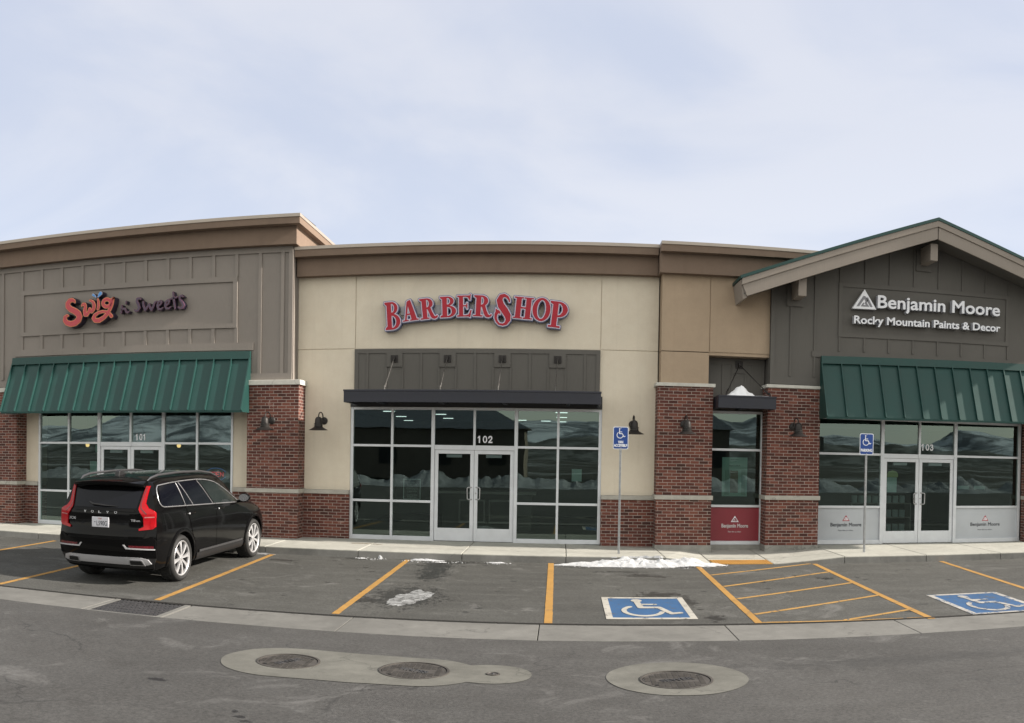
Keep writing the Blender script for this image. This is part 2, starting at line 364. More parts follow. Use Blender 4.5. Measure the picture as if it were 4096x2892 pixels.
M['logored'] = plain('red_vinyl_logo', (0.38, 0.03, 0.045), 0.5)
M['paper'] = plain('pale_green_paper', (0.33, 0.47, 0.44), 0.7, 0, 0.05, 3)
M['paperwhite'] = plain('white_paper', (0.46, 0.55, 0.56), 0.7, 0, 0.05, 3)
M['noticeblack'] = plain('black_notice_board', (0.008, 0.009, 0.010), 0.4)
M['noticetext'] = plain('faded_notice_lettering', (0.30, 0.34, 0.34), 0.6)
M['curtain'] = plain('photo_of_curtain', (0.20, 0.28, 0.26), 0.7)
M['amber'] = plain('photo_of_amber_wall', (0.11, 0.085, 0.035), 0.7)
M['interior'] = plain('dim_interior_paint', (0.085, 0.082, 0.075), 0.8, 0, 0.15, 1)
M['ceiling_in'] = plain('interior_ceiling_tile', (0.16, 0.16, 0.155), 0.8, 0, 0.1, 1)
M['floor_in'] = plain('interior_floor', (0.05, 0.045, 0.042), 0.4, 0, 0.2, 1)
M['counter'] = plain('counter_laminate', (0.30, 0.29, 0.27), 0.5, 0, 0.1, 2)
def emis(name, col, s):
    t = NT(name); e = t.n('ShaderNodeEmission'); e.inputs[0].default_value = (*col, 1); e.inputs[1].default_value = s
    t.l(e.outputs[0], t.out.inputs['Surface']); return t.m
M['tube'] = emis('lit_ceiling_tube', (0.9, 1.0, 0.97), 1.0)
M['bulb'] = emis('lit_warm_bulb', (1.0, 0.62, 0.25), 1.0)
M['neonred'] = emis('red_neon', (1.0, 0.05, 0.07), 0.62)
M['neonblue'] = emis('blue_neon', (0.05, 0.2, 0.6), 0.30)

# ------------------------------------------------------------------ mesh helpers
class MB:
    def __init__(s): s.v, s.f, s.mi = [], [], []; s.mat = 0
    def face(s, *idx): s.f.append(tuple(idx)); s.mi.append(s.mat)
    def add(s, verts, faces):
        b = len(s.v); s.v += [tuple(map(float, p)) for p in verts]
        for fc in faces: s.face(*[b + i for i in fc])
        return s
    def box(s, x0, x1, y0, y1, z0, z1, sh=None):
        vs = [(x, y, z) for z in (z0, z1) for y in (y0, y1) for x in (x0, x1)]
        if sh: vs = [(x, y, z + sh(x)) for x, y, z in vs]
        return s.add(vs, [(0, 2, 3, 1), (4, 5, 7, 6), (0, 1, 5, 4), (2, 6, 7, 3), (0, 4, 6, 2), (1, 3, 7, 5)])
    def prism(s, pts, a0, a1, axis='y'):
        """outline in the two other axes, swept along axis"""
        n = len(pts)
        mk = {'y': lambda p, a: (p[0], a, p[1]), 'x': lambda p, a: (a, p[0], p[1]), 'z': lambda p, a: (p[0], p[1], a)}[axis]
        vs = [mk(p, a0) for p in pts] + [mk(p, a1) for p in pts]
        return s.add(vs, [tuple(range(n)), tuple(range(2 * n - 1, n - 1, -1))] + [(i, i + n, (i + 1) % n + n, (i + 1) % n) for i in range(n)])
    def tube(s, pts, r, n=10, cap=True, rs=None):
        pts = [Vector(p) for p in pts]; b = len(s.v); prev = None
        for i, p in enumerate(pts):
            d = (pts[min(i + 1, len(pts) - 1)] - pts[max(i - 1, 0)]).normalized()
            if prev is None:
                a = d.orthogonal().normalized()
            else:
                a = (prev - d * prev.dot(d)).normalized()
            prev = a; c = d.cross(a); rr = rs[i] if rs else r
            for k in range(n):
                t = 2 * math.pi * k / n
                s.v.append(tuple(p + (a * math.cos(t) + c * math.sin(t)) * rr))
        for i in range(len(pts) - 1):
            for k in range(n):
                s.face(b + i * n + k, b + i * n + (k + 1) % n, b + (i + 1) * n + (k + 1) % n, b + (i + 1) * n + k)
        if cap:
            s.face(*[b + k for k in range(n - 1, -1, -1)]); e = b + (len(pts) - 1) * n; s.face(*[e + k for k in range(n)])
        return s
    def lathe(s, prof, c=(0, 0, 0), n=24, axis='z', flip=False):
        b = len(s.v); m = len(prof)
        for k in range(n):
            t = 2 * math.pi * k / n; ct, st = math.cos(t), math.sin(t)
            for r, h in prof:
                p = (r * ct, r * st, h) if axis == 'z' else (r * ct, h, r * st) if axis == 'y' else (h, r * ct, r * st)
                s.v.append((c[0] + p[0], c[1] + p[1], c[2] + p[2]))
        for k in range(n):
            for i in range(m - 1):
                q = (b + k * m + i, b + ((k + 1) % n) * m + i, b + ((k + 1) % n) * m + i + 1, b + k * m + i + 1)
                s.face(*q)
        return s
    def grid(s, nu, nv, fn):
        b = len(s.v)
        for i in range(nu):
            for j in range(nv): s.v.append(tuple(fn(i / (nu - 1), j / (nv - 1))))
        for i in range(nu - 1):
            for j in range(nv - 1):
                s.face(b + i * nv + j, b + (i + 1) * nv + j, b + (i + 1) * nv + j + 1, b + i * nv + j + 1)
        return s

def mesh_from(name, mb, mats, origin=(0, 0, 0), smooth=None, recalc=True):
    me = bpy.data.meshes.new(name)
    V = np.array(mb.v); O = np.array(origin)
    me.from_pydata([tuple(p) for p in V - O], [], mb.f)
    if not isinstance(mats, (list, tuple)): mats = [mats]
    for m in mats: me.materials.append(m)
    for p, i in zip(me.polygons, mb.mi): p.material_index = min(i, len(mats) - 1)
    if recalc:
        bm = bmesh.new(); bm.from_mesh(me); bmesh.ops.remove_doubles(bm, verts=bm.verts, dist=1e-5)
        bmesh.ops.recalc_face_normals(bm, faces=bm.faces); bm.to_mesh(me); bm.free()
    uv = me.uv_layers.new(name='UVMap')
    for p in me.polygons:
        n = p.normal; ax = max(range(3), key=lambda i: abs(n[i]))
        for li in p.loop_indices:
            c = me.vertices[me.loops[li].vertex_index].co
            c = (c[0] + O[0], c[1] + O[1], c[2] + O[2])
            uv.data[li].uv = (c[1] + 50.05, c[2] + 50) if ax == 0 else (c[0] + 50, c[2] + 50) if ax == 1 else (c[0] + 50, c[1] + 50)
    if smooth is not None:
        for p in me.polygons: p.use_smooth = True
        me.set_sharp_from_angle(angle=R(smooth))
    me.update()
    return me

ORG = {}
def empty(name, loc=(0, 0, 0), label=None, cat=None, group=None, rot=(0, 0, 0)):
    o = bpy.data.objects.new(name, None); o.empty_display_size = 0.2
    COL.objects.link(o); o.location = loc; o.rotation_euler = rot
    tag(o, label, cat, group); ORG[o.name] = tuple(loc)
    return o
def tag(o, label=None, cat=None, group=None, kind=None):
    for k, v in (('label', label), ('category', cat), ('group', group), ('kind', kind)):
        if v: o[k] = v
    return o
def obj(name, mb, mat, parent=None, label=None, cat=None, group=None, kind=None, smooth=None, bev=0, org=None, local=False):
    """local: vertices are already relative to the thing's base"""
    if isinstance(mb, bpy.types.Mesh): me = mb
    else:
        o_ = (0, 0, 0) if local else org if org is not None else (ORG.get(parent.name, (0, 0, 0)) if parent else (0, 0, 0))
        me = mesh_from(name, mb, mat, o_, smooth)
    o = bpy.data.objects.new(name, me); COL.objects.link(o)
    if parent: o.parent = parent; ORG[o.name] = ORG.get(parent.name, (0, 0, 0))
    elif org is not None: o.location = org; ORG[o.name] = tuple(org)
    else: ORG[o.name] = (0, 0, 0)
    if bev:
        b = o.modifiers.new('bevel', 'BEVEL'); b.width = bev; b.segments = 2; b.limit_method = 'ANGLE'; b.angle_limit = R(40)
    tag(o, label, cat, group, kind)
    return o
def copy_thing(root, loc, **kw):
    def cp(o, par):
        c = o.copy(); COL.objects.link(c); c.parent = par
        for ch in list(o.children): cp(ch, c)
        return c
    r = cp(root, None); r.location = loc
    tag(r, **kw); return r

# --- outlines: union of polygons and tapered strokes as a distance field, contoured at any offset
def field(prims, lo, hi, res):
    nx = int((hi[0] - lo[0]) / res) + 2; ny = int((hi[1] - lo[1]) / res) + 2
    X, Y = np.meshgrid(lo[0] + np.arange(nx) * res, lo[1] + np.arange(ny) * res, indexing='ij')
    F = np.full(X.shape, -1e9)
    for p in prims:
        if p[0] == 'c':
            _, x0, y0, r0, x1, y1, r1 = p
            dx, dy = x1 - x0, y1 - y0; l2 = dx * dx + dy * dy + 1e-12
            h = np.clip(((X - x0) * dx + (Y - y0) * dy) / l2, 0, 1)
            d = r0 + (r1 - r0) * h - np.hypot(X - x0 - dx * h, Y - y0 - dy * h)
        else:
            d2 = np.full(X.shape, 1e18); ins = np.zeros(X.shape, bool)
            for loop in p[1:]:
                n = len(loop)
                for i in range(n):
                    (x0, y0), (x1, y1) = loop[i], loop[(i + 1) % n]
                    dx, dy = x1 - x0, y1 - y0; l2 = dx * dx + dy * dy + 1e-12
                    h = np.clip(((X - x0) * dx + (Y - y0) * dy) / l2, 0, 1)
                    d2 = np.minimum(d2, (X - x0 - dx * h) ** 2 + (Y - y0 - dy * h) ** 2)
                    with np.errstate(divide='ignore', invalid='ignore'):
                        ins ^= ((y0 > Y) != (y1 > Y)) & (X < (x1 - x0) * (Y - y0) / (y1 - y0 + (y1 == y0) * 1e-12) + x0)
            d = np.where(ins, 1, -1) * np.sqrt(d2)
        F = np.maximum(F, d)
    return F
def contour(F, lo, res, level):
    G = F - level; nx, ny = G.shape; S = G > 0; nxt = {}
    def e(i, j, ax):
        a = G[i, j]; b = G[i + 1, j] if ax == 0 else G[i, j + 1]; t = a / (a - b)
        return (lo[0] + (i + (t if ax == 0 else 0)) * res, lo[1] + (j + (t if ax == 1 else 0)) * res)
    code = S[:-1, :-1] * 1 + S[1:, :-1] * 2 + S[1:, 1:] * 4 + S[:-1, 1:] * 8
    T = {1: [(3, 0)], 2: [(0, 1)], 3: [(3, 1)], 4: [(1, 2)], 5: [(3, 2), (1, 0)], 6: [(0, 2)], 7: [(3, 2)], 8: [(2, 3)], 9: [(2, 0)], 10: [(0, 3), (2, 1)], 11: [(2, 1)], 12: [(1, 3)], 13: [(1, 0)], 14: [(0, 3)]}
    for i, j in np.argwhere((code > 0) & (code < 15)):
        K = [(i, j, 0), (i + 1, j, 1), (i, j + 1, 0), (i, j, 1)]
        for a, b in T[int(code[i, j])]: nxt[K[a]] = K[b]
    loops = []
    while nxt:
        k0 = next(iter(nxt)); k = k0; lp = []
        while k in nxt:
            lp.append(e(*k)); k = nxt.pop(k)
        if len(lp) > 6: loops.append(lp)
    return loops
def curve_mesh(loops, depth, name='outline'):
    """filled outline with holes, extruded; x right, y up, z out of the page (0 .. depth)"""
    cu = bpy.data.curves.new(name, 'CURVE'); cu.dimensions = '2D'; cu.fill_mode = 'BOTH'; cu.extrude = depth / 2
    for lp in loops:
        sp = cu.splines.new('POLY'); sp.points.add(len(lp) - 1); sp.use_cyclic_u = True
        sp.points.foreach_set('co', np.array([(x, y, 0, 1) for x, y in lp]).ravel())
    return from_curve(cu, depth)
def from_curve(cu, depth):
    o = bpy.data.objects.new('tmp', cu); COL.objects.link(o)
    dg = bpy.context.evaluated_depsgraph_get()
    me = bpy.data.meshes.new_from_object(o.evaluated_get(dg))
    bpy.data.objects.remove(o); bpy.data.curves.remove(cu)
    V = [(v.co.x, v.co.y, v.co.z + depth / 2) for v in me.vertices]; Fc = [tuple(p.vertices) for p in me.polygons]
    bpy.data.meshes.remove(me)
    return V, Fc
def text_geo(s, size, depth, bold=0.0, width=None, xs=1.0, align='CENTER', spacing=1.0):
    cu = bpy.data.curves.new('t', 'FONT'); cu.body = s
    cu.size = size; cu.extrude = depth / 2; cu.align_x = align
    cu.offset = bold * size; cu.space_character = spacing; cu.resolution_u = 4
    V, Fc = from_curve(cu, depth)
    if width and V:
        xv = [p[0] for p in V]; xs = width / (max(xv) - min(xv))
    V = [(p[0] * xs, p[1], p[2]) for p in V]
    return V, Fc
def bold_text(s, size, depth, off, width, res):
    """lettering with its strokes thickened evenly: the outlines of the plain text, offset through a distance field"""
    V, Fc = text_geo(s, size, 0.0, 0.0, width - 2 * off); cnt = {}
    key = lambda i: (round(V[i][0], 5), round(V[i][1], 5))
    for f in Fc:
        ks = [key(i) for i in f]
        for a, b in zip(ks, ks[1:] + ks[:1]): cnt[(a, b)] = cnt.get((a, b), 0) + 1
    nxt = {}
    for (a, b) in cnt:
        if (b, a) not in cnt: nxt.setdefault(a, []).append(b)
    loops = []
    while nxt:
        k = next(iter(nxt)); lp = []
        while k in nxt:
            lp.append(k); q = nxt[k].pop()
            if not nxt[k]: del nxt[k]
            k = q
        if len(lp) > 2: loops.append(lp)
    out = []
    # letter by letter, so that each field stays small
    bx = sorted([(min(p[0] for p in l), max(p[0] for p in l), l) for l in loops], key=lambda t: t[0]); grp = []
    for a, b, l in bx:
        if grp and a < grp[-1][1] + 1e-4: grp[-1][2].append(l); grp[-1][1] = max(grp[-1][1], b)
        else: grp.append([a, b, [l]])
    for a, b, ls in grp: out += outline([('p', *ls)], res, [off], off + .02)[0]
    return curve_mesh(out, depth)
def put(mb, geo, x, y, z, sx=1, rot=0.0, sh=None, plane='xz', yaw=0):
    """place flat geometry on a wall facing -Y (xz) or lying on the ground (xy)"""
    V, Fc = geo; c, s_ = math.cos(rot), math.sin(rot); o = []
    for a, b, d in V:
        a, b = a * c - b * s_, a * s_ + b * c
        o.append((x + a * sx, y - d, z + b) if plane == 'xz' else (x + a * sx, y + b, z + d))
    if sh: o = [(p[0], p[1], p[2] + sh(p[0])) for p in o]
    return mb.add(o, Fc)
def strokes(pts):
    return [('c', *pts[i], *pts[i + 1]) for i in range(len(pts) - 1)]
def outline(prims, res, offs, pad):
    xs, ys = [], []
    for p in prims:
        if p[0] == 'c': xs += [p[1] - p[3], p[1] + p[3], p[4] - p[6], p[4] + p[6]]; ys += [p[2] - p[3], p[2] + p[3], p[5] - p[6], p[5] + p[6]]
        else:
            for lp in p[1:]: xs += [q[0] for q in lp]; ys += [q[1] for q in lp]
    lo = (min(xs) - pad, min(ys) - pad); hi = (max(xs) + pad, max(ys) + pad)
    F = field(prims, lo, hi, res)
    return [contour(F, lo, res, -o) for o in offs]
# ------------------------------------------------------------------ ground, roads and pavements
ZK, ZG, YK, YG, YF = -0.15, -0.256, -2.5, -8.57, -9.65
def gz(y):
    if y > YG: return ZK + (ZG - ZK) * (YK - y) / (YK - YG)
    if y > YF: return ZG
    return ZG + 0.015 * min(YF - y, 14)
def sheet(pts, dz=0.004, thick=None):
    mb = MB(); mb.add([(x, y, gz(y) + dz) for x, y in pts], [tuple(range(len(pts)))]); return mb
mb = MB(); X0, X1 = -60, 60
mb.add([(X0, YK, ZK), (X1, YK, ZK), (X1, YG, ZG), (X0, YG, ZG)], [(0, 1, 2, 3)])
mb.add([(X0, YK, ZK), (X1, YK, ZK), (X1, 12, -0.2), (X0, 12, -0.2)], [(0, 1, 2, 3)])
obj('parking_lot', mb, M['asphalt'], kind='structure')
mb = MB()
# ragged asphalt lip along the gutter
xs = np.arange(X0, X1 + .01, 0.09)
ys = [YF + 0.012 * mnoise.noise(Vector((x * 2.3, 0, 0))) + 0.03 * mnoise.noise(Vector((x * .4, 5, 0))) for x in xs]
for i in range(len(xs) - 1):
    mb.add([(xs[i], ys[i], ZG + .003), (xs[i + 1], ys[i + 1], ZG + .003), (xs[i + 1], -16, gz(-16)), (xs[i], -16, gz(-16))], [(0, 1, 2, 3)])
mb.add([(X0, -16, gz(-16)), (X1, -16, gz(-16)), (X1, -23.65, gz(-23.65)), (X0, -23.65, gz(-23.65))], [(0, 1, 2, 3)])
mb.add([(X0, -23.65, gz(-23.65)), (X1, -23.65, gz(-23.65)), (X1, -34, gz(-30)), (X0, -34, gz(-30))], [(0, 1, 2, 3)])
obj('driveway', mb, M['asphalt_drive'], kind='structure')
# valley gutter: slabs with saw joints, and a dark ragged edge of asphalt on the stall side
mb = MB(); js = [-60, -33.6, -21, -17.2, -13, -9.1, -6.62, -5.32, -2.87, -0.28, 2.27, 4.77, 7.3, 9.85, 12.4, 15, 60]
for a, b in zip(js[:-1], js[1:]):
    if a == -6.62: continue
    mb.box(a + .006, b - .006, YF - .06, YG + .004, ZG - .12, ZG - .002)
obj('valley_gutter', mb, M['gutter'], kind='structure', bev=0.006)
mb = MB(); mb.box(X0, X1, YF - .3, YG + .2, ZG - .5, ZG - .11)
obj('gutter_bed', mb, M['hole'], kind='structure')
mb = MB()
xs = np.arange(-24, 24, 0.035)
for i in range(len(xs) - 1):
    f = lambda x: 0.020 + 0.022 * abs(mnoise.noise(Vector((x * 6.1, 1.7, 0)))) + 0.02 * max(0, mnoise.noise(Vector((x * 21, 4, 0))))
    a, b = xs[i], xs[i + 1]
    mb.add([(a, YG - .002, ZG + .016), (b, YG - .002, ZG + .016), (b, YG - f(b), ZG - .001), (a, YG - f(a), ZG - .001)], [(0, 1, 2, 3)])
    mb.add([(a, YG - .002, ZG + .016), (b, YG - .002, ZG + .016), (b, YG + .02, gz(YG + .02) + .002), (a, YG + .02, gz(YG + .02) + .002)], [(0, 1, 2, 3)])
t = NT('ragged_asphalt_edge'); bsdf(t, (0.022, 0.021, 0.02), 0.95, 0, 0.2)
obj('asphalt_edge', mb, t.m, kind='structure')
# sidewalk slabs with a dropped ramp between the two brick piers
def dip(x, a0, a1, b0, b1):
    if x <= a0 or x >= b1: return 0.0
    if a1 <= x <= b0: return 1.0
    return (x - a0) / (a1 - a0) if x < a1 else (b1 - x) / (b1 - b0)
def swz(x, y):
    f = min(1, max(0, -y / 2.5))
    return -(0.145 * dip(x, 2.12, 3.12, 4.42, 6.0) * f + 0.085 * dip(x, 0.95, 2.9, 4.6, 6.3) * (1 - f))
mb = MB(); sj = [-40, -24, -20, -18, -16, -14.0, -12.05, -10.1, -8.2, -6.26, -4.21, -2.03, 0.1, 2.13, 3.12, 4.42, 5.98, 7.88, 9.74, 11.7, 13.7, 40]
def slab(mb, a, b, y0, y1):
    xs = [a + .007, b - .007]; yy = [y0, y1]
    top = [(x, y, swz(x, y)) for x in xs for y in yy]
    bot = [(x, y, -0.34) for x in xs for y in yy]
    mb.add(top + bot, [(0, 1, 3, 2), (4, 6, 7, 5), (0, 2, 6, 4), (1, 5, 7, 3), (0, 4, 5, 1), (2, 3, 7, 6)])
for a, b in zip(sj[:-1], sj[1:]): slab(mb, a, b, YK + .008, 0.5)
obj('sidewalk', mb, M['sidewalk'], kind='structure', bev=0.012)
mb = MB()
for a, b in zip(sj[:-1], sj[1:]):
    if a in (3.12,): continue
    za, zb = swz(a + .01, YK), swz(b - .01, YK)
    mb.add([(a + .007, YK - .004, za - .022), (b - .007, YK - .004, zb - .022), (b - .007, YK - .016, -.2), (a + .007, YK - .016, -.2),
            (a + .007, YK + .02, za - .022), (b - .007, YK + .02, zb - .022), (b - .007, YK + .02, -.2), (a + .007, YK + .02, -.2)],
           [(0, 1, 2, 3), (4, 7, 6, 5), (0, 4, 5, 1), (0, 3, 7, 4), (1, 5, 6, 2)])
obj('kerb', mb, M['kerb'], kind='structure')
mb = MB(); mb.box(-40, 40, -2.3, .4, -.36, -.20); obj('sidewalk_bed', mb, M['hole'], kind='structure')
# far ground
mb = MB(); mb.box(-4000, 4000, -4000, 4000, -1.2, -0.62)
t = NT('far_ground'); p = t.pos(); c = t.ramp(t.noise(p, 0.03, 6, 0.65), 0.50, 0.66, (0.045, 0.042, 0.037), (0.28, 0.29, 0.30)); bsdf(t, c, 0.9, 0, 0.2)
obj('ground', mb, t.m, kind='structure')

# ------------------------------------------------------------------ painted markings
def stripe(name, p0, p1, wd, mat, label, group, cat='parking line'):
    (x0, y0), (x1, y1) = p0, p1; L_ = math.hypot(x1 - x0, y1 - y0); nx, ny = -(y1 - y0) / L_ * wd / 2, (x1 - x0) / L_ * wd / 2
    n = max(2, int(L_ / 0.06)); mb = MB(); sd_ = random.random() * 50
    for i in range(n + 1):
        f = i / n; x, y = x0 + (x1 - x0) * f, y0 + (y1 - y0) * f
        e = 1 + 0.10 * mnoise.noise(Vector((f * L_ * 5, sd_, 0))); e2 = 1 + 0.10 * mnoise.noise(Vector((f * L_ * 5, sd_ + 9, 0)))
        mb.v += [(x + nx * e, y + ny * e, gz(y + ny * e) + .004), (x - nx * e2, y - ny * e2, gz(y - ny * e2) + .004)]
        if i: k = 2 * i; mb.face(k - 2, k, k + 1, k - 1)
    return obj(name, mb, mat, label=label, cat=cat, group=group, kind='structure')
GL = 'yellow lines between the parking stalls'
stripe('parking_line', (-11.75, -8.5), (-11.5, -2.62), .11, M['yellow'], 'yellow stall line farthest from the blue wheelchair squares, beyond the SUV', GL)
stripe('parking_line', (-8.94, -8.45), (-8.86, -2.6), .11, M['yellow'], 'yellow stall line running under the black SUV on its left side', GL)
stripe('parking_line', (-5.98, -8.42), (-6.04, -2.62), .11, M['yellow'], 'yellow stall line just right of the black SUV', GL)
stripe('parking_line', (-3.17, -8.44), (-3.13, -2.62), .11, M['yellow'], 'yellow stall line left of the grey ice patch', GL)
stripe('parking_line', (-0.16, -8.5), (-0.20, -2.54), .115, M['yellow'], 'yellow stall line seen straight on, left of the blue wheelchair square', GL)
stripe('parking_line', (2.78, -8.5), (2.77, -2.66), .11, M['yellow'], 'yellow line on the left border of the hatched aisle', GL)
stripe('parking_line', (5.35, -8.66), (5.30, -2.53), .11, M['yellow'], 'yellow line on the right border of the hatched aisle', GL)
stripe('parking_line', (8.1, -8.5), (8.23, -2.53), .11, M['yellow'], 'yellow stall line at the far right of the lot', GL)
GH = 'diagonal hatch lines of the access aisle'
for i, (a, b, lb) in enumerate([((2.84, -3.98), (5.22, -2.50), 'yellow hatch line nearest the kerb ramp'), ((2.84, -5.32), (5.25, -3.72), 'yellow hatch line second from the kerb ramp'), ((2.85, -6.55), (5.27, -5.12), 'middle yellow hatch line of the access aisle'),
              ((2.85, -7.86), (5.29, -6.5), 'yellow hatch line fourth from the kerb ramp'), ((4.06, -8.46), (5.30, -7.87), 'short yellow hatch line in the corner by the gutter')]):
    stripe('hatch_line', a, b, .085, M['yellow_thin'], lb, GH, 'hatch line')
stripe('hatch_line', (2.84, -8.46), (5.32, -8.53), .06, M['yellow_thin'], 'thin yellow line closing the hatched aisle along the gutter', GH, 'hatch line')

def wheelchair():
    """seated figure with the wheel; unit box, x right, y up"""
    pr = [('c', .40, .86, .075, .40, .86, .075)]
    pr += strokes([(.40, .78, .042), (.42, .50, .045), (.66, .50, .040), (.78, .20, .040), (.90, .235, .036)])
    pr += strokes([(.41, .655, .03), (.63, .655, .03)])
    pr += strokes([(.43 + .245 * math.cos(R(a)), .335 + .245 * math.sin(R(a)), .034) for a in range(128, 352, 8)])
    return pr
WC = outline(wheelchair(), 0.012, [0], .06)[0]
def ground_symbol(x0, y0, x1, y1, label, worn):
    e = empty('accessible_parking_symbol', (x0, y0, gz((y0 + y1) / 2)), label, 'road marking', 'blue wheelchair squares painted on the stalls'); e['kind'] = 'structure'
    wd, ht = x1 - x0, y1 - y0
    def lay(geo, dz):
        V, Fc = geo; mb = MB(); mb.add([(x0 + a * wd, y0 + b * ht, gz(y0 + b * ht) + dz) for a, b, _ in V], Fc); return mb
    mb = MB(); k = .075; ky = k * wd / ht * 1.15
    fr = [[(0, 0), (1, 0), (1, ky), (0, ky)], [(0, 1 - ky), (1, 1 - ky), (1, 1), (0, 1)], [(0, ky), (k, ky), (k, 1 - ky), (0, 1 - ky)], [(1 - k, ky), (1, ky), (1, 1 - ky), (1 - k, 1 - ky)]]
    for q in fr: mb.add([(x0 + a * wd, y0 + b * ht, gz(y0 + b * ht) + .006) for a, b in q], [(0, 1, 2, 3)])
    obj('white_border', mb, M['white_worn' if worn else 'white_paint'], e)
    obj('blue_field', lay(([(k, ky, 0), (1 - k, ky, 0), (1 - k, 1 - ky, 0), (k, 1 - ky, 0)], [(0, 1, 2, 3)]), .004), M['blue_paint'], e)
    loops = [[(.06 + .88 * a, .05 + .9 * b) for a, b in lp] for lp in WC]
    V, Fc = curve_mesh(loops, 0.0)
    obj('wheelchair_symbol', lay((V, Fc), .009), M['white_worn' if worn else 'white_paint'], e)
ground_symbol(0.655, -8.17, 1.965, -6.40, 'crisp blue and white wheelchair square left of the hatched aisle', False)
ground_symbol(6.09, -8.55, 7.42, -6.68, 'worn blue and white wheelchair square right of the hatched aisle', True)

# tactile ramp mat
e = empty('tactile_paving', (3.78, -2.3, -.13), 'yellow bumpy tactile mat at the foot of the kerb ramp', 'tactile paving')
mb = MB(); x0, x1, y0, y1 = 3.14, 4.40, -2.50, -1.93
zf = lambda x, y: swz(x, y) + .007
mb.add([(x0, y0, zf(x0, y0)), (x1, y0, zf(x1, y0)), (x1, y1, zf(x1, y1)), (x0, y1, zf(x0, y1)), (x0, y0, zf(x0, y0) - .02), (x1, y0, zf(x1, y0) - .02), (x1, y1, zf(x1, y1) - .02), (x0, y1, zf(x0, y1) - .02)],
       [(0, 1, 2, 3), (0, 4, 5, 1), (1, 5, 6, 2), (2, 6, 7, 3), (3, 7, 4, 0)])
obj('mat', mb, M['tactile'], e)
mb = MB()
for i in range(21):
    for j in range(10):
        x, y = x0 + .03 + i * .06, y0 + .03 + j * .057; z = zf(x, y)
        mb.lathe([(.020, z), (.016, z + .008), (.0001, z + .011)], (x, y, 0), 6)
obj('dome', mb, M['tactile'], e, smooth=50)['kind'] = 'stuff'

# ------------------------------------------------------------------ drain, manholes, snow
e = empty('storm_drain', (-5.97, -9.1, ZG), 'rectangular black iron storm drain grate set in the gutter', 'drain')
mb = MB(); x0, x1, y0, y1 = -6.60, -5.34, -9.66, -8.50
for a in ((x0, x0 + .09, y0, y1), (x1 - .09, x1, y0, y1), (x0 + .09, x1 - .09, y0, y0 + .06), (x0 + .09, x1 - .09, y1 - .06, y1)): mb.box(*a, ZG - .15, ZG + .001)
obj('concrete_surround', mb, M['gutter'], e, bev=.006)
mb = MB(); mb.box(x0 + .09, x1 - .09, y0 + .06, y1 - .06, ZG - .4, ZG - .12); obj('pit', mb, M['hole'], e)
mb = MB(); a0, a1, b0, b1 = x0 + .1, x1 - .1, y0 + .07, y1 - .07
for i in range(17):
    x = a0 + (a1 - a0) * i / 16; mb.box(x - .017, x + .017, b0, b1, ZG - .06, ZG - .006)
for j in range(7):
    y = b0 + (b1 - b0) * j / 6; mb.box(a0, a1, y - .012, y + .012, ZG - .055, ZG - .009)
obj('grate', mb, M['iron_black'], e)

def ring_loop(cx, cy, rx, ry, n=72, jit=.012, seed=0):
    return [(cx + rx * math.cos(2 * math.pi * k / n) * (1 + jit * mnoise.noise(Vector((math.cos(2 * math.pi * k / n) * 3, math.sin(2 * math.pi * k / n) * 3, seed)))),
             cy + ry * math.sin(2 * math.pi * k / n) * (1 + jit * mnoise.noise(Vector((math.cos(2 * math.pi * k / n) * 3, math.sin(2 * math.pi * k / n) * 3, seed + 7))))) for k in range(n)]
MH = [(-2.89, -11.55, .335, 'round manhole cover in the wide end of the long concrete collar', 'SEWER', 1.0), (-1.51, -11.57, .36, 'round manhole cover in the long collar, beside the small valve cap', 'WATER', -.45), (1.20, -11.73, .365, 'round manhole cover alone in the round concrete collar', 'SEWER', .3)]
def collar(name, prims, holes, label):
    F_, lo, res = None, None, .03
    loops = outline(prims, .03, [0], .2)[0]
    loops = [[(x + .012 * mnoise.noise(Vector((x * 3, y * 3, 1))), y + .012 * mnoise.noise(Vector((x * 3, y * 3, 8)))) for x, y in lp] for lp in loops]
    edge = [list(lp) for lp in loops]
    for cx, cy, r in holes: loops.append([(cx + r * math.cos(2 * math.pi * k / 64), cy + r * math.sin(2 * math.pi * k / 64)) for k in range(64)])
    V, Fc = curve_mesh(loops, 0.0)
    mb = MB(); mb.add([(x, y, gz(y) + .007) for x, y, _ in V], Fc)
    root = obj(name, mb, M['collar'], label=label, cat='concrete collar', org=(holes[0][0], holes[0][1], gz(holes[0][1])))
    return root
collar('concrete_collar', [('c', -2.93, -11.55, .70, -1.45, -11.58, .63), ('c', -.72, -11.55, .42, -.70, -11.55, .42), ('c', -1.3, -11.57, .5, -.9, -11.56, .36)],
       [(-2.89, -11.55, .345), (-1.51, -11.57, .37), (-.685, -11.56, .075)], 'long concrete collar around two manhole covers and a small cap')
collar('concrete_collar', [('c', 1.215, -11.62, .735, 1.225, -11.62, .735)], [(1.20, -11.73, .375)], 'single round concrete collar holding one manhole cover')
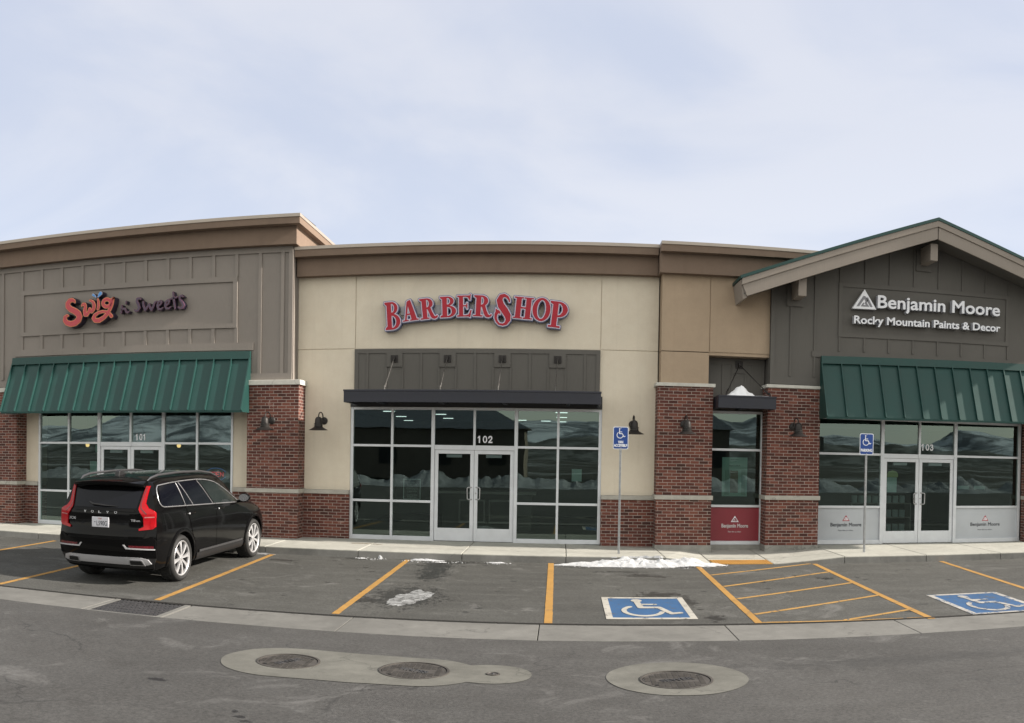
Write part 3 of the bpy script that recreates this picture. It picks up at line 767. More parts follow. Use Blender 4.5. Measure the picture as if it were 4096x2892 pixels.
for cx, cy, r, lb, txt, rot in MH:
    z = gz(cy) + .012
    e = empty('manhole_cover', (cx, cy, z), lb, 'manhole cover', 'round iron manhole covers')
    mb = MB(); mb.lathe([(r + .012, z - .08), (r + .012, z + .004), (r - .012, z + .004), (r - .012, z - .05)], (cx, cy, 0), 56); obj('rim', mb, M['iron'], e, smooth=40)
    mb = MB(); mb.lathe([(.0001, z - .003), (r - .022, z - .003), (r - .022, z - .06)], (cx, cy, 0), 56)
    k = 0
    for a in np.arange(-r, r, .062):
        for b in np.arange(-r, r, .03):
            if math.hypot(a, b) < r - .05 and not (abs(b) < .07 and abs(a) < .20):
                mb.box(cx + a - .024, cx + a + .024, cy + b - .009, cy + b + .009, z - .004, z + .0015)
    obj('cover', mb, M['iron'], e)
    mb = MB(); put(mb, text_geo(txt, .13, .006, .02, .36), cx, cy - .045, z - .002, plane='xy')
    V = np.array(mb.v) - (cx, cy, 0); c_, s_ = math.cos(rot), math.sin(rot)
    mb.v = [(cx + v[0] * c_ - v[1] * s_, cy + v[0] * s_ + v[1] * c_, v[2]) for v in V]
    obj('lettering', mb, M['iron_black'], e)
    mb = MB()
    for a in (.6, 3.9): mb.lathe([(.0001, z + .003), (.02, z + .003), (.02, z - .002)], (cx + (r - .06) * math.cos(a), cy + (r - .06) * math.sin(a), 0), 10)
    obj('pick_hole', mb, M['hole'], e)
z = gz(-11.56) + .006; e = empty('valve_cap', (-.685, -11.56, z), 'small round iron valve cap in the narrow end of the long collar', 'valve cap')
mb = MB(); mb.lathe([(.07, z - .05), (.07, z + .009), (.055, z + .009), (.052, z + .003), (.0001, z + .003)], (-.685, -11.56, 0), 28); obj('cap', mb, M['iron'], e, smooth=40)
mb = MB(); mb.lathe([(.0001, z + .014), (.012, z + .014), (.016, z + .002)], (-.685, -11.56, 0), 6); obj('nut', mb, M['iron_black'], e)

def heap(name, cx, cy, rx, ry, h, label, mat, n=(70, 24), seed=0., rough=1.0, cat='snow', edge=.35, pk=None, zfun=None, rotz=0.0):
    mb = MB(); zfun = zfun or (lambda x, y: gz(y) if y < YK else swz(x, y)); N_ = 64
    def P(r, a):
        e_ = 1 + edge * mnoise.noise(Vector((math.cos(a) * 2.2 + seed, math.sin(a) * 2.2, seed))) + edge * .6 * mnoise.noise(Vector((math.cos(a) * 7 + seed, math.sin(a) * 7, seed + 3)))
        u, v = rx * r * e_ * math.cos(a), ry * r * e_ * math.sin(a); x, y = cx + u * math.cos(rotz) - v * math.sin(rotz), cy + u * math.sin(rotz) + v * math.cos(rotz)
        prof = max(0, 1 - r ** 2.6)
        z = h * prof * (0.55 + .6 * rough * (0.5 + mnoise.noise(Vector((x * 3.2, y * 4.5, seed)))) + .35 * rough * mnoise.noise(Vector((x * 11, y * 11, seed))) + .2 * rough * mnoise.noise(Vector((x * 27, y * 27, seed))))
        if pk:
            for (px, py, ph, pr) in pk: z += ph * math.exp(-((x - px) ** 2 + (y - py) ** 2) / pr ** 2)
        return (x, y, max(zfun(x, y) - .01, zfun(x, y) + z - .004))
    NR = 16 if max(rx, ry) < 1 else 22; N_ = 48 if max(rx, ry) < 1 else 200
    mb.v.append(P(0, 0))
    for i in range(1, NR + 1):
        for k in range(N_): mb.v.append(P(i / NR, 2 * math.pi * k / N_))
    for k in range(N_): mb.face(0, 1 + k, 1 + (k + 1) % N_)
    for i in range(NR - 1):
        for k in range(N_):
            a = 1 + i * N_
            mb.face(a + k, a + N_ + k, a + N_ + (k + 1) % N_, a + (k + 1) % N_)
    return obj(name, mb, mat, label=label, cat=cat, smooth=75, org=(cx, cy, zfun(cx, cy)))
heap('snow_pile', 1.66, -2.74, 1.55, .235, .135, 'long low ridge of white snow along the kerb by the van accessible sign', M['snow'], seed=2.3, pk=[(1.3, -2.62, .10, .10), (2.6, -2.7, .05, .25)], cat='snow pile', edge=.3)
heap('ice_patch', -2.37, -6.92, .34, .98, .012, 'flat patch of grey melting ice inside an empty stall', M['ice'], seed=5.2, edge=.36, cat='ice patch', rough=.35, rotz=-.16)
heap('snow_patch', -2.72, -2.6, .36, .06, .035, 'thin streak of snow along the kerb below the black framed notice', M['snow'], seed=8., cat='snow patch')
heap('snow_patch', -2.42, -2.78, .14, .06, .02, 'small crust of snow just off the kerb in front of the double doors', M['snow'], seed=8.8, cat='snow patch')
heap('snow_patch', -1.30, -2.66, .18, .05, .03, 'small lump of snow at the kerb below the middle shop doors', M['snow'], seed=9.4, cat='snow patch')
heap('snow_patch', -4.12, -2.62, .10, .045, .03, 'small lump of snow at the kerb near the SUV stall', M['snow'], seed=11, cat='snow patch')
heap('snow_patch', -3.72, -2.58, .05, .03, .10, 'small upright clump of snow against the kerb face', M['snow'], seed=12, cat='snow patch')
heap('snow_patch', -6.35, -2.66, .42, .06, .03, 'grey slush by the front wheel of the SUV', M['ice'], seed=13, cat='snow patch')
def crumbs(name, spots, label, mat):
    mb = MB()
    for (cx, cy, rx, ry, n) in spots:
        for _ in range(n):
            a, r_ = random.random() * 6.283, random.random() ** .5; x, y = cx + rx * r_ * math.cos(a), cy + ry * r_ * math.sin(a)
            q = random.uniform(.006, .018); z = gz(y) if y < YK else swz(x, y); b = len(mb.v); k = 6
            mb.v += [(x + q * math.cos(6.283 * j / k) * random.uniform(.6, 1.2), y + q * math.sin(6.283 * j / k) * random.uniform(.6, 1.2), z + .003) for j in range(k)] + [(x, y, z + q * .9)]
            for j in range(k): mb.face(b + j, b + (j + 1) % k, b + k)
    o = obj(name, mb, mat, label=label, cat='snow', kind='stuff'); return o
crumbs('snow_crumbs', [(1.7, -2.85, 1.7, .3, 150), (3.1, -2.62, .4, .12, 40), (-2.6, -2.75, .7, .2, 60), (-1.3, -2.72, .3, .15, 24), (-3.9, -2.68, .4, .15, 30)], 'loose crumbs of snow scattered along the kerb', M['snow'])
# rust stains on the pavement are dirt with a shape of their own
for (x, y, rx, ry) in ((-4.45, -1.15, .26, .10), (-4.05, -1.25, .12, .05)):
    mb = MB(); lp = ring_loop(x, y, rx, ry, 40, .5, x); mb.add([(a, b, .004) for a, b in lp], [tuple(range(40))])
    t = NT('rust_stain'); bsdf(t, t.mix(t.ramp(t.noise(t.pos(), 14, 4), .4, .6), (0.11, 0.085, 0.055), (0.35, 0.32, 0.27)), .9)
    obj('pavement_stain', mb, t.m, kind='structure')

# ------------------------------------------------------------------ what stands behind the camera and shows in the shop windows
def ridge(name, y, h, seed, x0, x1, base, mat, step, sharp, depth):
    mb = MB(); xs = np.arange(x0, x1, step); rows = 9
    for x in xs:
        hh = h * (0.55 + 0.45 * mnoise.noise(Vector((x / sharp, seed, 0))) + .25 * mnoise.noise(Vector((x / sharp * 3.1, seed, 4))) + .1 * mnoise.noise(Vector((x / sharp * 9, seed, 4))))
        for j in range(rows):
            f = j / (rows - 1); k = .22 * h * mnoise.noise(Vector((x / sharp * 4, seed + 2, f * 4))) * math.sin(math.pi * f)
            mb.v.append((x, y + depth * (0.5 - f) - k, base + max(hh, .05 * h) * f + k * .6))
    n = len(xs)
    for i in range(n - 1):
        for j in range(rows - 1): mb.face(i * rows + j, (i + 1) * rows + j, (i + 1) * rows + j + 1, i * rows + j + 1)
    return obj(name, mb, mat, kind='structure', smooth=60)
t = NT('snowy_mountain'); p = t.pos(); c = t.ramp(t.noise(p, 0.006, 8, 0.68, .8), 0.44, 0.58, (0.11, 0.125, 0.145), (0.58, 0.62, 0.68)); bsdf(t, c, 0.9, 0, 0.2)
ridge('mountains', -2600, 215, 3.1, -5200, 5200, -5, t.m, 40, 800, 700)
ridge('snow_bank', -37, 1.35, 9.7, -48, 48, -.25, M['snow_old'], .22, 1.6, 3.0)
t = NT('wooded_hill'); bsdf(t, t.ramp(t.noise(t.pos(), 0.10, 6, .7), .42, .6, (0.022, 0.024, 0.02), (0.16, 0.165, 0.165)), .9)
ridge('hills', -420, 17, 5.5, -900, 900, -2, t.m, 5, 70, 60)
t = NT('opposite_wall'); bsdf(t, t.ramp(t.noise(t.pos(), 1.2, 4), .3, .7, (0.16, 0.13, 0.10), (0.20, 0.165, 0.13)), .85)
for (x0, x1, y, h, lb) in ((-24, -3.5, -62, 4.3, 'long brown house with a snowy roof, reflected in the barber windows'), (7, 17, -70, 5.0, 'shorter brown house with a snowy roof, reflected in the paint shop windows')):
    e = empty('neighbouring_house', ((x0 + x1) / 2, y - 4, -.3), lb, 'house', 'houses reflected in the shop windows')
    mb = MB(); mb.box(x0, x1, y - 8, y, -.4, h); obj('wall', mb, t.m, e)
    mb = MB(); mb.prism([(x0 - .5, h + .02), (x1 + .5, h + .02), (x1 - 3.5, h + 2.1), ((x0 + x1) / 2 + 1.5, h + 2.4), ((x0 + x1) / 2, h + 3.0), ((x0 + x1) / 2 - 2.5, h + 2.2), (x0 + 3, h + 2.0)], y - 8.5, y + .5); obj('snowy_roof', mb, M['snow'], e)
    for k in range(4):
        xx = x0 + (x1 - x0) * (k + .5) / 4; mb = MB(); mb.box(xx - .8, xx + .8, y - .02, y + .06, 1.0, 2.6); obj('window', mb, M['noticeblack'], e)
# ------------------------------------------------------------------ the three shops
sh1 = lambda x: -0.016 * (x + 6.3)          # the left roofline climbs very slightly towards the far end
sh3 = lambda x: 0.020 * (x - 6.3)
SHOP1 = empty('sweets_shop', (-11, 0, 0), 'taupe shop with a green awning, standing behind the black SUV', 'shop', 'shops of the strip')
SHOP2 = empty('barber_shop', (-2, 0, 0), 'middle cream stucco shop with a dark flat canopy over its doors', 'shop', 'shops of the strip')
SHOP3 = empty('paint_shop', (7.5, 0, 0), 'charcoal gabled shop with a green awning and two grey window films', 'shop', 'shops of the strip')
FT = .055
def pane(shop, x0, x1, z0, z1, y, mat='glass', name='window_pane'):
    mb = MB(); mb.add([(x0, y, z0), (x1, y, z0), (x1, y, z1), (x0, y, z1)], [(0, 1, 2, 3)])
    return obj(name, mb, M[mat], shop)
def bars(shop, xs, zs, y, extra=(), wds=None, dy=.055, name='window_frame', short=()):
    """verticals at xs (full height), horizontals butted between them"""
    mb = MB(); z0, z1 = zs[0], zs[-1]
    W = wds or {}
    for i, x in enumerate(xs):
        h = W.get(i, FT) / 2; mb.box(x - h, x + h, y - dy, y + dy, 2.1355 if i in short else z0, z1)
    for i in range(len(xs) - 1):
        a, b = xs[i] + W.get(i, FT) / 2 + .0005, xs[i + 1] - W.get(i + 1, FT) / 2 - .0005
        for (lo, hi) in extra[i]: mb.box(a, b, y - dy + .006, y + dy - .006, lo, hi)
    return obj(name, mb, M['frame'], shop, bev=.004)
def door(shop, x0, x1, y, z1, hinge_left, lab=None):
    st, tr, brl = .085, .085, .30; yd = .022
    mb = MB(); a, b, z0 = x0 + .004, x1 - .004, .012
    mb.box(a, a + st, y - yd, y + yd, z0, z1); mb.box(b - st, b, y - yd, y + yd, z0, z1)
    mb.box(a + st, b - st, y - yd + .002, y + yd - .002, z1 - tr, z1); mb.box(a + st, b - st, y - yd + .002, y + yd - .002, z0, z0 + brl)
    d = obj('door', mb, M['frame'], shop, bev=.004, label=lab)
    pane(d, a + st, b - st, z0 + brl, z1 - tr, y, 'door_glass', 'door_pane')
    hx = b - st / 2 - .045 if hinge_left else a + st / 2 + .045
    bx = b - st / 2 if hinge_left else a + st / 2
    mb = MB(); s_ = -1 if hinge_left else 1
    pts = [(bx, y - yd, .99)] + [(bx + s_ * (.10 - .03 + .03 * math.sin(R(t))), y - yd - .055, .99 - .0 + .03 - .03 * math.cos(R(t))) for t in (0, 45, 90)] + \
          [(bx + s_ * (.10 - .03 + .03 * math.cos(R(t))), y - yd - .055, 1.27 - .03 + .03 * math.sin(R(t))) for t in (0, 45, 90)] + [(bx, y - yd, 1.27)]
    mb.tube(pts, .0135, 10); obj('pull_handle', mb, M['handle'], d, smooth=60)
    if not hinge_left:
        mb = MB(); mb.lathe([(.0001, y - yd - .012), (.017, y - yd - .012), (.02, y - yd)], (bx, 0, 1.13), 14, 'y'); obj('lock', mb, M['handle'], d, smooth=50)
    mb = MB(); cx = (a + b) / 2; mb.box(cx - .19, cx + .17, y + .03, y + .09, z1 - tr - .085, z1 - tr - .015); obj('door_closer', mb, M['frame'], d)
    return d
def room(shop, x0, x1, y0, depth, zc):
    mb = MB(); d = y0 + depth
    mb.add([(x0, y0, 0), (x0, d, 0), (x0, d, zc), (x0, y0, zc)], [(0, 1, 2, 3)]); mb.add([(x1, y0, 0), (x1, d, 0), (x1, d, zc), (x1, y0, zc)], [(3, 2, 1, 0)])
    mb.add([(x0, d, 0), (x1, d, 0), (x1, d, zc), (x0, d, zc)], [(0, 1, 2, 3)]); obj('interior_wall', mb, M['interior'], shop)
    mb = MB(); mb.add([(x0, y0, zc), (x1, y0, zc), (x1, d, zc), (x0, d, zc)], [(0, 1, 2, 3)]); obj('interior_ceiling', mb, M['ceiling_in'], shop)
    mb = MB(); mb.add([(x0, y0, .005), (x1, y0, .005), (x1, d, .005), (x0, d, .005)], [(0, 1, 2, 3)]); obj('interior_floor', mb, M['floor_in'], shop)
DIG = {'1': [('p', [(.36, 0), (.60, 0), (.60, 1), (.40, 1), (.14, .78), (.14, .62), (.36, .72)])],
 '0': [('p', [(.5 + .40 * math.cos(2 * math.pi * k / 36), .5 + .5 * math.sin(2 * math.pi * k / 36)) for k in range(36)], [(.5 + .19 * math.cos(2 * math.pi * k / 36), .5 + .34 * math.sin(2 * math.pi * k / 36)) for k in range(36)])],
 '2': strokes([(.20, .70, .09), (.24, .82, .095), (.38, .905, .095), (.56, .905, .095), (.72, .82, .1), (.74, .68, .1), (.64, .50, .1), (.40, .28, .1), (.24, .11, .1)]) + [('p', [(.12, 0), (.86, 0), (.86, .19), (.12, .19)])],
 '3': strokes([(.20, .76, .09), (.30, .88, .095), (.48, .91, .095), (.66, .85, .095), (.70, .73, .095), (.62, .59, .095), (.44, .53, .09), (.64, .49, .095), (.745, .36, .1), (.72, .21, .1), (.58, .105, .1), (.40, .09, .095), (.24, .15, .09), (.16, .27, .085)])}
def number(shop, s, x0, x1, z0, y):
    mb = MB(); w_ = (x1 - x0) / len(s)
    for k, ch in enumerate(s):
        lp = outline(DIG[ch], .02, [0], .08)[0]; lp = [[(a * w_ * 1.02, b * .165) for a, b in l_] for l_ in lp]
        put(mb, curve_mesh(lp, .004), x0 + k * w_, y - .006, z0)
    obj('unit_number', mb, M['letterwhite'], shop, label='white unit number %s on the transom glass' % s)
def pier(shop, x0, x1, yf, ztop, cap, ledge, z0=0.0, base=None):
    mb = MB(); g = .002
    mb.box(x0, x1, yf, .12, z0, ledge[0] - g); mb.box(x0, x1, yf, .12, ledge[1] + g, ztop)
    pr = obj('brick_pier', mb, M['brick'], shop)
    mb = MB(); mb.box(x0 - .035, x1 + .035, yf - .035, .10, ledge[0], ledge[1]); obj('stone_band', mb, M['caststone'], pr, bev=.008)
    mb = MB(); mb.box(x0 - .045, x1 + .045, yf - .045, .10, ztop + g, cap); obj('stone_cap', mb, M['caststone_pale'], pr, bev=.008)
    if base is not None:
        mb = MB(); mb.box(x0 - .012, x1 + .012, yf - .014, .12, base, z0 - .001); obj('concrete_footing', mb, M['base_concrete'], pr, bev=.006)
    return pr
def awning(shop, x0, x1, yt, zt, yb, zb, ribs, sh, flash, lab):
    """standing seam shed awning"""
    mb = MB(); f = lambda x, k, up=0.0: (x, yt + (yb - yt) * k - up * .9, zt + (zb - zt) * k + sh(x) * (1 - .5 * k) + up * .4)
    th = .05
    n = 12; xs = [x0 + (x1 - x0) * i / n for i in range(n + 1)]
    for a, b in zip(xs[:-1], xs[1:]):
        A = [f(a, 0), f(b, 0), f(b, 1), f(a, 1)]; B = [(p[0], p[1] + .06, p[2] - .03) for p in A]
        mb.add(A + B, [(0, 1, 2, 3), (7, 6, 5, 4), (2, 6, 7, 3), (0, 4, 5, 1)])
    for x in (x0, x1):
        A = [f(x, 0), f(x, 1)]; mb.add([A[0], A[1], (x, A[1][1] + .06, A[1][2] - .03), (x, yt + .06, A[1][2] - .03), (x, yt + .06, A[0][2] - .03)], [(0, 1, 2, 3, 4)])
    # drip edge
    for a, b in zip(xs[:-1], xs[1:]):
        mb.add([f(a, 1, .012), f(b, 1, .012), tuple(np.add(f(b, 1, .012), (0, .004, -.05))), tuple(np.add(f(a, 1, .012), (0, .004, -.05)))], [(0, 1, 2, 3)])
    aw = obj('awning', mb, M['green'], shop, label=lab)
    mb = MB()
    for x in ribs:
        if x0 - .01 <= x <= x1 + .01:
            q = [(-.014, .003), (-.013, .065), (.013, .065), (.014, .003)]
            T = [f(x + a, .0, u) for a, u in q] + [f(x + a, 1.0, u) for a, u in q]
            mb.add(T, [(0, 1, 5, 4), (1, 2, 6, 5), (2, 3, 7, 6), (0, 3, 2, 1), (4, 5, 6, 7)])
    obj('standing_seam', mb, M['green'], aw)['kind'] = 'stuff'
    mb = MB()
    for a, b in zip(xs[:-1], xs[1:]):
        c = [(a, yt - .05, zt + flash + sh(a)), (b, yt - .05, zt + flash + sh(b)), (b, yt - .075, zt - .03 + sh(b)), (a, yt - .075, zt - .03 + sh(a))]
        mb.add(c + [(p[0], yt + .05, p[2]) for p in c], [(0, 1, 2, 3), (0, 4, 5, 1), (3, 2, 6, 7)])
    for x in (x0, x1): mb.add([(x, yt - .05, zt + flash + sh(x)), (x, yt - .075, zt - .03 + sh(x)), (x, yt + .05, zt - .03 + sh(x)), (x, yt + .05, zt + flash + sh(x))], [(0, 1, 2, 3)])
    obj('ridge_flashing', mb, M['green'], aw)
    return aw

# --- shop 1: sweets
G_ = .002
mb = MB()
XR = -6.33
zc1 = 6.90
def cells(mb, x0, x1, y0, y1, z0, z1, sh, n=10):
    for i in range(n):
        a, b = x0 + (x1 - x0) * i / n, x0 + (x1 - x0) * (i + 1) / n
        mb.add([(a, y0, z0), (b, y0, z0), (b, y0, z1 + sh(b)), (a, y0, z1 + sh(a))], [(0, 1, 2, 3)])
cells(mb, -18.5, XR, -.5, 9, 3.15, zc1, sh1)
mb.add([(XR, -.5, 3.15), (XR, 9, 3.15), (XR, 9, zc1), (XR, -.5, zc1)], [(0, 1, 2, 3)])
mb.add([(-18.5, -.5, 3.15), (XR, -.5, 3.15), (XR, 9, 3.15), (-18.5, 9, 3.15)], [(0, 1, 2, 3)])
mb.add([(-18.5, -.5, 7.0), (XR, -.5, 6.9), (XR, 9, 6.9), (-18.5, 9, 7.0)], [(3, 2, 1, 0)])
mb.add([(-18.5, -.5, 3.15), (-18.5, 9, 3.15), (-18.5, 9, 7), (-18.5, -.5, 7)], [(0, 1, 2, 3)])
yb0, yb1 = -.535, -.5005
BX = [-17.08, -16.46, -15.84, -15.21, -14.585, -13.94, -13.30, -12.67, -12.04, -11.425, -10.81, -10.19, -9.57, -8.965, -8.345, -7.745, -7.145, -6.58]
hw = .042
for x in BX:
    if -14.0 < x < -7.70: mb.box(x - hw, x + hw, yb0, yb1, 6.22 + sh1(x), 6.74 + sh1(x)); mb.box(x - hw, x + hw, yb0, yb1, 4.62 + sh1(x), 4.98 + sh1(x))
    elif x < -14.1 and x > -15.4: mb.box(x - hw, x + hw, yb0, yb1, 3.95, 6.74 + sh1(x))
    else: mb.box(x - hw, x + hw, yb0, yb1, 3.90, 6.74 + sh1(x))
mb.box(-18.5, XR, yb0 - .006, yb1, 6.741, 6.88, sh1)
mb.box(-18.5, -14.15, yb0 - .006, yb1, 3.74, 3.899); mb.box(-7.40, XR, yb0 - .006, yb1, 3.74, 3.899)
mb.box(-6.43, XR + .004, yb0 - .004, yb1, 3.90, 6.74)
mb.box(-14.15, -7.30, yb0 - .006, yb1, 4.44, 4.619, sh1)
px0, px1 = -13.98, -7.72
mb.box(px0, px1, yb0 - .012, yb1, 6.09, 6.219, sh1); mb.box(px0, px1, yb0 - .012, yb1, 4.981, 5.09, sh1)
mb.box(px0, px0 + .11, yb0 - .0115, yb1, 5.0905, 6.0895, sh1); mb.box(px1 - .11, px1, yb0 - .0115, yb1, 5.0905, 6.0895, sh1)
# side return boards
mb.box(XR + .0005, XR + .022, -.50, -.40, 3.74, 6.88); mb.box(XR + .0005, XR + .022, -.17, -.085, 3.74, 6.2)
obj('siding_wall', mb, M['taupe'], SHOP1)
def cornice(shop, x0, x1, yl, yu, zl0, zl1, zu0, zu1, zc, sh, lx, ux, yend, n=10, name='cornice', right=True):
    """two stepped stucco bands with a metal coping"""
    c = None
    for nm, mat, a, b, yy, z0, z1, par in (('cornice', 'brown', x0, lx, yl, zl0, zl1, None), ('upper_band', 'brown', x0, ux, yu, zu0, zu1, 'c'), ('coping', 'coping', x0, ux + .015, yu - .02, zu1 + .001, zc, 'c')):
        mb = MB()
        for i in range(n):
            p, q = a + (b - a) * i / n, a + (b - a) * (i + 1) / n
            A = [(p, yy, z0 + sh(p)), (q, yy, z0 + sh(q)), (q, yy, z1 + sh(q)), (p, yy, z1 + sh(p))]
            B = [(v[0], .4, v[2]) for v in A]
            if nm == 'coping': B = [(v[0], .4, v[2] + (.0 if k < 2 else .02)) for k, v in enumerate(B)]
            mb.add(A + B, [(0, 1, 2, 3), (0, 4, 5, 1), (3, 2, 6, 7)])
        mb.box(b - .5, b, .4, yend, z0 + sh(b), z1 + sh(b))
        mb.add([(b, yy, z0 + sh(b)), (b, .4, z0 + sh(b)), (b, .4, z1 + sh(b)), (b, yy, z1 + sh(b))], [(0, 1, 2, 3)])
        mb.add([(a, yy, z0 + sh(a)), (a, .4, z0 + sh(a)), (a, .4, z1 + sh(a)), (a, yy, z1 + sh(a))], [(3, 2, 1, 0)])
        o = obj(nm, mb, M[mat], c if par else shop)
        if not par: c = o
    return c
cornice(SHOP1, -18.5, 0, -.72, -.95, 6.885, 7.31, 7.305, 7.455, 7.53, sh1, -6.19, -6.05, 10)
mb = MB(); mb.box(-18.5, -6.25, .3, 10, 6.0, 7.2); obj('flat_roof', mb, M['taupe'], SHOP1)
pier(SHOP1, -7.40, -6.12, -.62, 3.61, 3.73, (1.065, 1.16))
pier(SHOP1, -15.3, -14.03, -.62, 3.60, 3.72, (1.065, 1.16))
mb = MB(); mb.box(-18.5, -15.301, -.12, 9, 0, 3.149); obj('side_wall', mb, M['brick'], SHOP1)
YA = -.10
mb = MB(); mb.box(-14.05, -13.625, YA - .03, .3, 1.15, 3.15); mb.box(-7.94, -7.38, YA - .03, .3, 1.15, 3.15); obj('stucco_panel', mb, M['cream'], SHOP1)
mb = MB(); mb.box(-14.05, -13.625, YA - .06, .3, 0, 1.04); mb.box(-7.94, -7.38, YA - .06, .3, 0, 1.04)
wn = obj('brick_wainscot', mb, M['brick'], SHOP1)
mb = MB(); mb.box(-14.02, -13.628, YA - .10, .28, 1.042, 1.148); mb.box(-7.94, -7.42, YA - .10, .28, 1.042, 1.148); obj('stone_sill', mb, M['caststone'], wn, bev=.006)
aw_r = [-7.365 - .4555 * k for k in range(0, 16)]
awning(SHOP1, -14.20, -7.355, -.55, 4.27, -1.13, 2.985, aw_r, lambda x: -.014 * (x + 7.3), .16, 'long green standing seam awning over the sweets shop')
S1 = [-13.593 + .9377 * k for k in range(7)]
ZB, ZL, ZT, ZH = .05, .916, 2.217, 3.12
side = [(0.0, .10), (ZL - .0275, ZL + .0275), (ZT - .0275, ZT + .0275), (ZH - .06, ZH)]
dr = [(2.135, 2.245), (ZH - .06, ZH)]
bars(SHOP1, S1, (0, ZH), YA, [side, side, dr, dr, side, side], {2: .085, 4: .085}, short=(3,))
def fill(shop, xs, y, kinds, wd=FT):
    for i in range(len(xs) - 1):
        a, b = xs[i] + .02, xs[i + 1] - .02
        if kinds[i] == 's':
            pane(shop, a, b, .09, ZL, y); pane(shop, a, b, ZL, ZT, y); pane(shop, a, b, ZT, ZH - .05, y)
        elif kinds[i] == 'd': pane(shop, a, b, 2.2, ZH - .05, y)
        elif kinds[i] == 'f': pane(shop, a, b, ZL, ZT, y); pane(shop, a, b, ZT, ZH - .05, y)
fill(SHOP1, S1, YA, 'ssddss')

door(SHOP1, S1[2] + .043, S1[3], YA, 2.13, True); door(SHOP1, S1[3], S1[4] - .043, YA, 2.13, False)
number(SHOP1, '101', -10.66, -10.33, 2.29, YA)
room(SHOP1, -14.0, -7.5, YA + .06, 7, 3.14)
mb, mc = MB(), MB()
for x, y in ((-13.08, 1.6), (-10.33, 1.9)):
    mb.lathe([(.0001, 2.24), (.04, 2.22), (.06, 2.17), (.04, 2.12), (.0001, 2.11)], (x, y, 0), 12); mc.tube([(x, y, 3.13), (x, y, 2.242)], .006, 6)
obj('pendant_bulb', mb, M['bulb'], SHOP1, smooth=60); obj('pendant_cord', mc, M['darkmetal'], SHOP1)

# --- shop 2: barber
YW = -.08
def wallbox(mb, x0, x1, z0, z1, y=YW, back=.3): mb.box(x0, x1, y, back, z0, z1)
B2 = [-4.963 + .97 * k for k in range(7)]
XL, XRr = B2[0] - .035, B2[6] + .035
mb = MB(); j = .009
ZJ = 4.49
for (a, b) in ((-6.32, -4.90 - j), (.83 + j, 2.16)):
    wallbox(mb, a, b, ZJ + j, 6.30)
wallbox(mb, -4.90 + j, .83 - j, ZJ + .004, 6.30)
wallbox(mb, -6.32, XL - .0, 1.15, ZJ - j); wallbox(mb, XRr, 2.16, 1.15, ZJ - j)
wallbox(mb, XL + .001, XRr - .001, 3.125, ZJ)
mb.box(-6.3, 2.15, YW + .022, .28, 3.2, 6.25)
obj('stucco_wall', mb, M['cream'], SHOP2)
cornice(SHOP2, -6.30, 0, -.30, -.50, 6.20, 6.63, 6.625, 6.785, 6.86, lambda x: 0.0, 2.10, 2.09, 1.0)
mb = MB(); mb.box(-6.25, 2.2, .3, 10, 3.3, 6.6); obj('flat_roof', mb, M['taupe'], SHOP2)
mb = MB(); mb.box(XL + .002, XRr - .002, -.105, YW - .001, 3.122, 3.415); obj('soffit_strip', mb, M['darksoffit'], SHOP2)  # dark strip added over the cream wall, standing in for the soffit
mb = MB(); mb.box(-6.13, XL, -.14, .3, 0, 1.05); mb.box(XRr, 2.14, -.14, .3, -.1, 1.05)
wn = obj('brick_wainscot', mb, M['brick'], SHOP2)
mb = MB(); mb.box(-6.12, XL - .002, -.185, .28, 1.052, 1.147); mb.box(XRr + .002, 2.13, -.185, .28, 1.052, 1.147); obj('stone_sill', mb, M['caststone'], wn, bev=.006)
side2 = side
bars(SHOP2, B2, (0, ZH), 0, [side, side, dr, dr, side, side], {2: .08, 4: .08, 0: .07, 6: .07}, short=(3,))
fill(SHOP2, B2, 0, 'ssddss')
door(SHOP2, B2[2] + .041, B2[3], 0, 2.13, True); door(SHOP2, B2[3], B2[4] - .041, 0, 2.13, False)
number(SHOP2, '102', -2.0, -1.62, 2.305, 0)
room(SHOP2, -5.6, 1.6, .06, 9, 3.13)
mb = MB()
for (x, y) in ((-4.48, 2.02), (-4.76, 5.32), (-5.11, 8.6), (-3.35, 3.6), (-3.5, 6.4), (-1.3, 7.2), (-.55, 7.6), (-.05, 1.7), (-.05, 4.6), (-.06, 7.99)): mb.box(x - .15, x + .15, y - .035, y + .035, 3.105, 3.12)
obj('ceiling_light', mb, M['tube'], SHOP2)
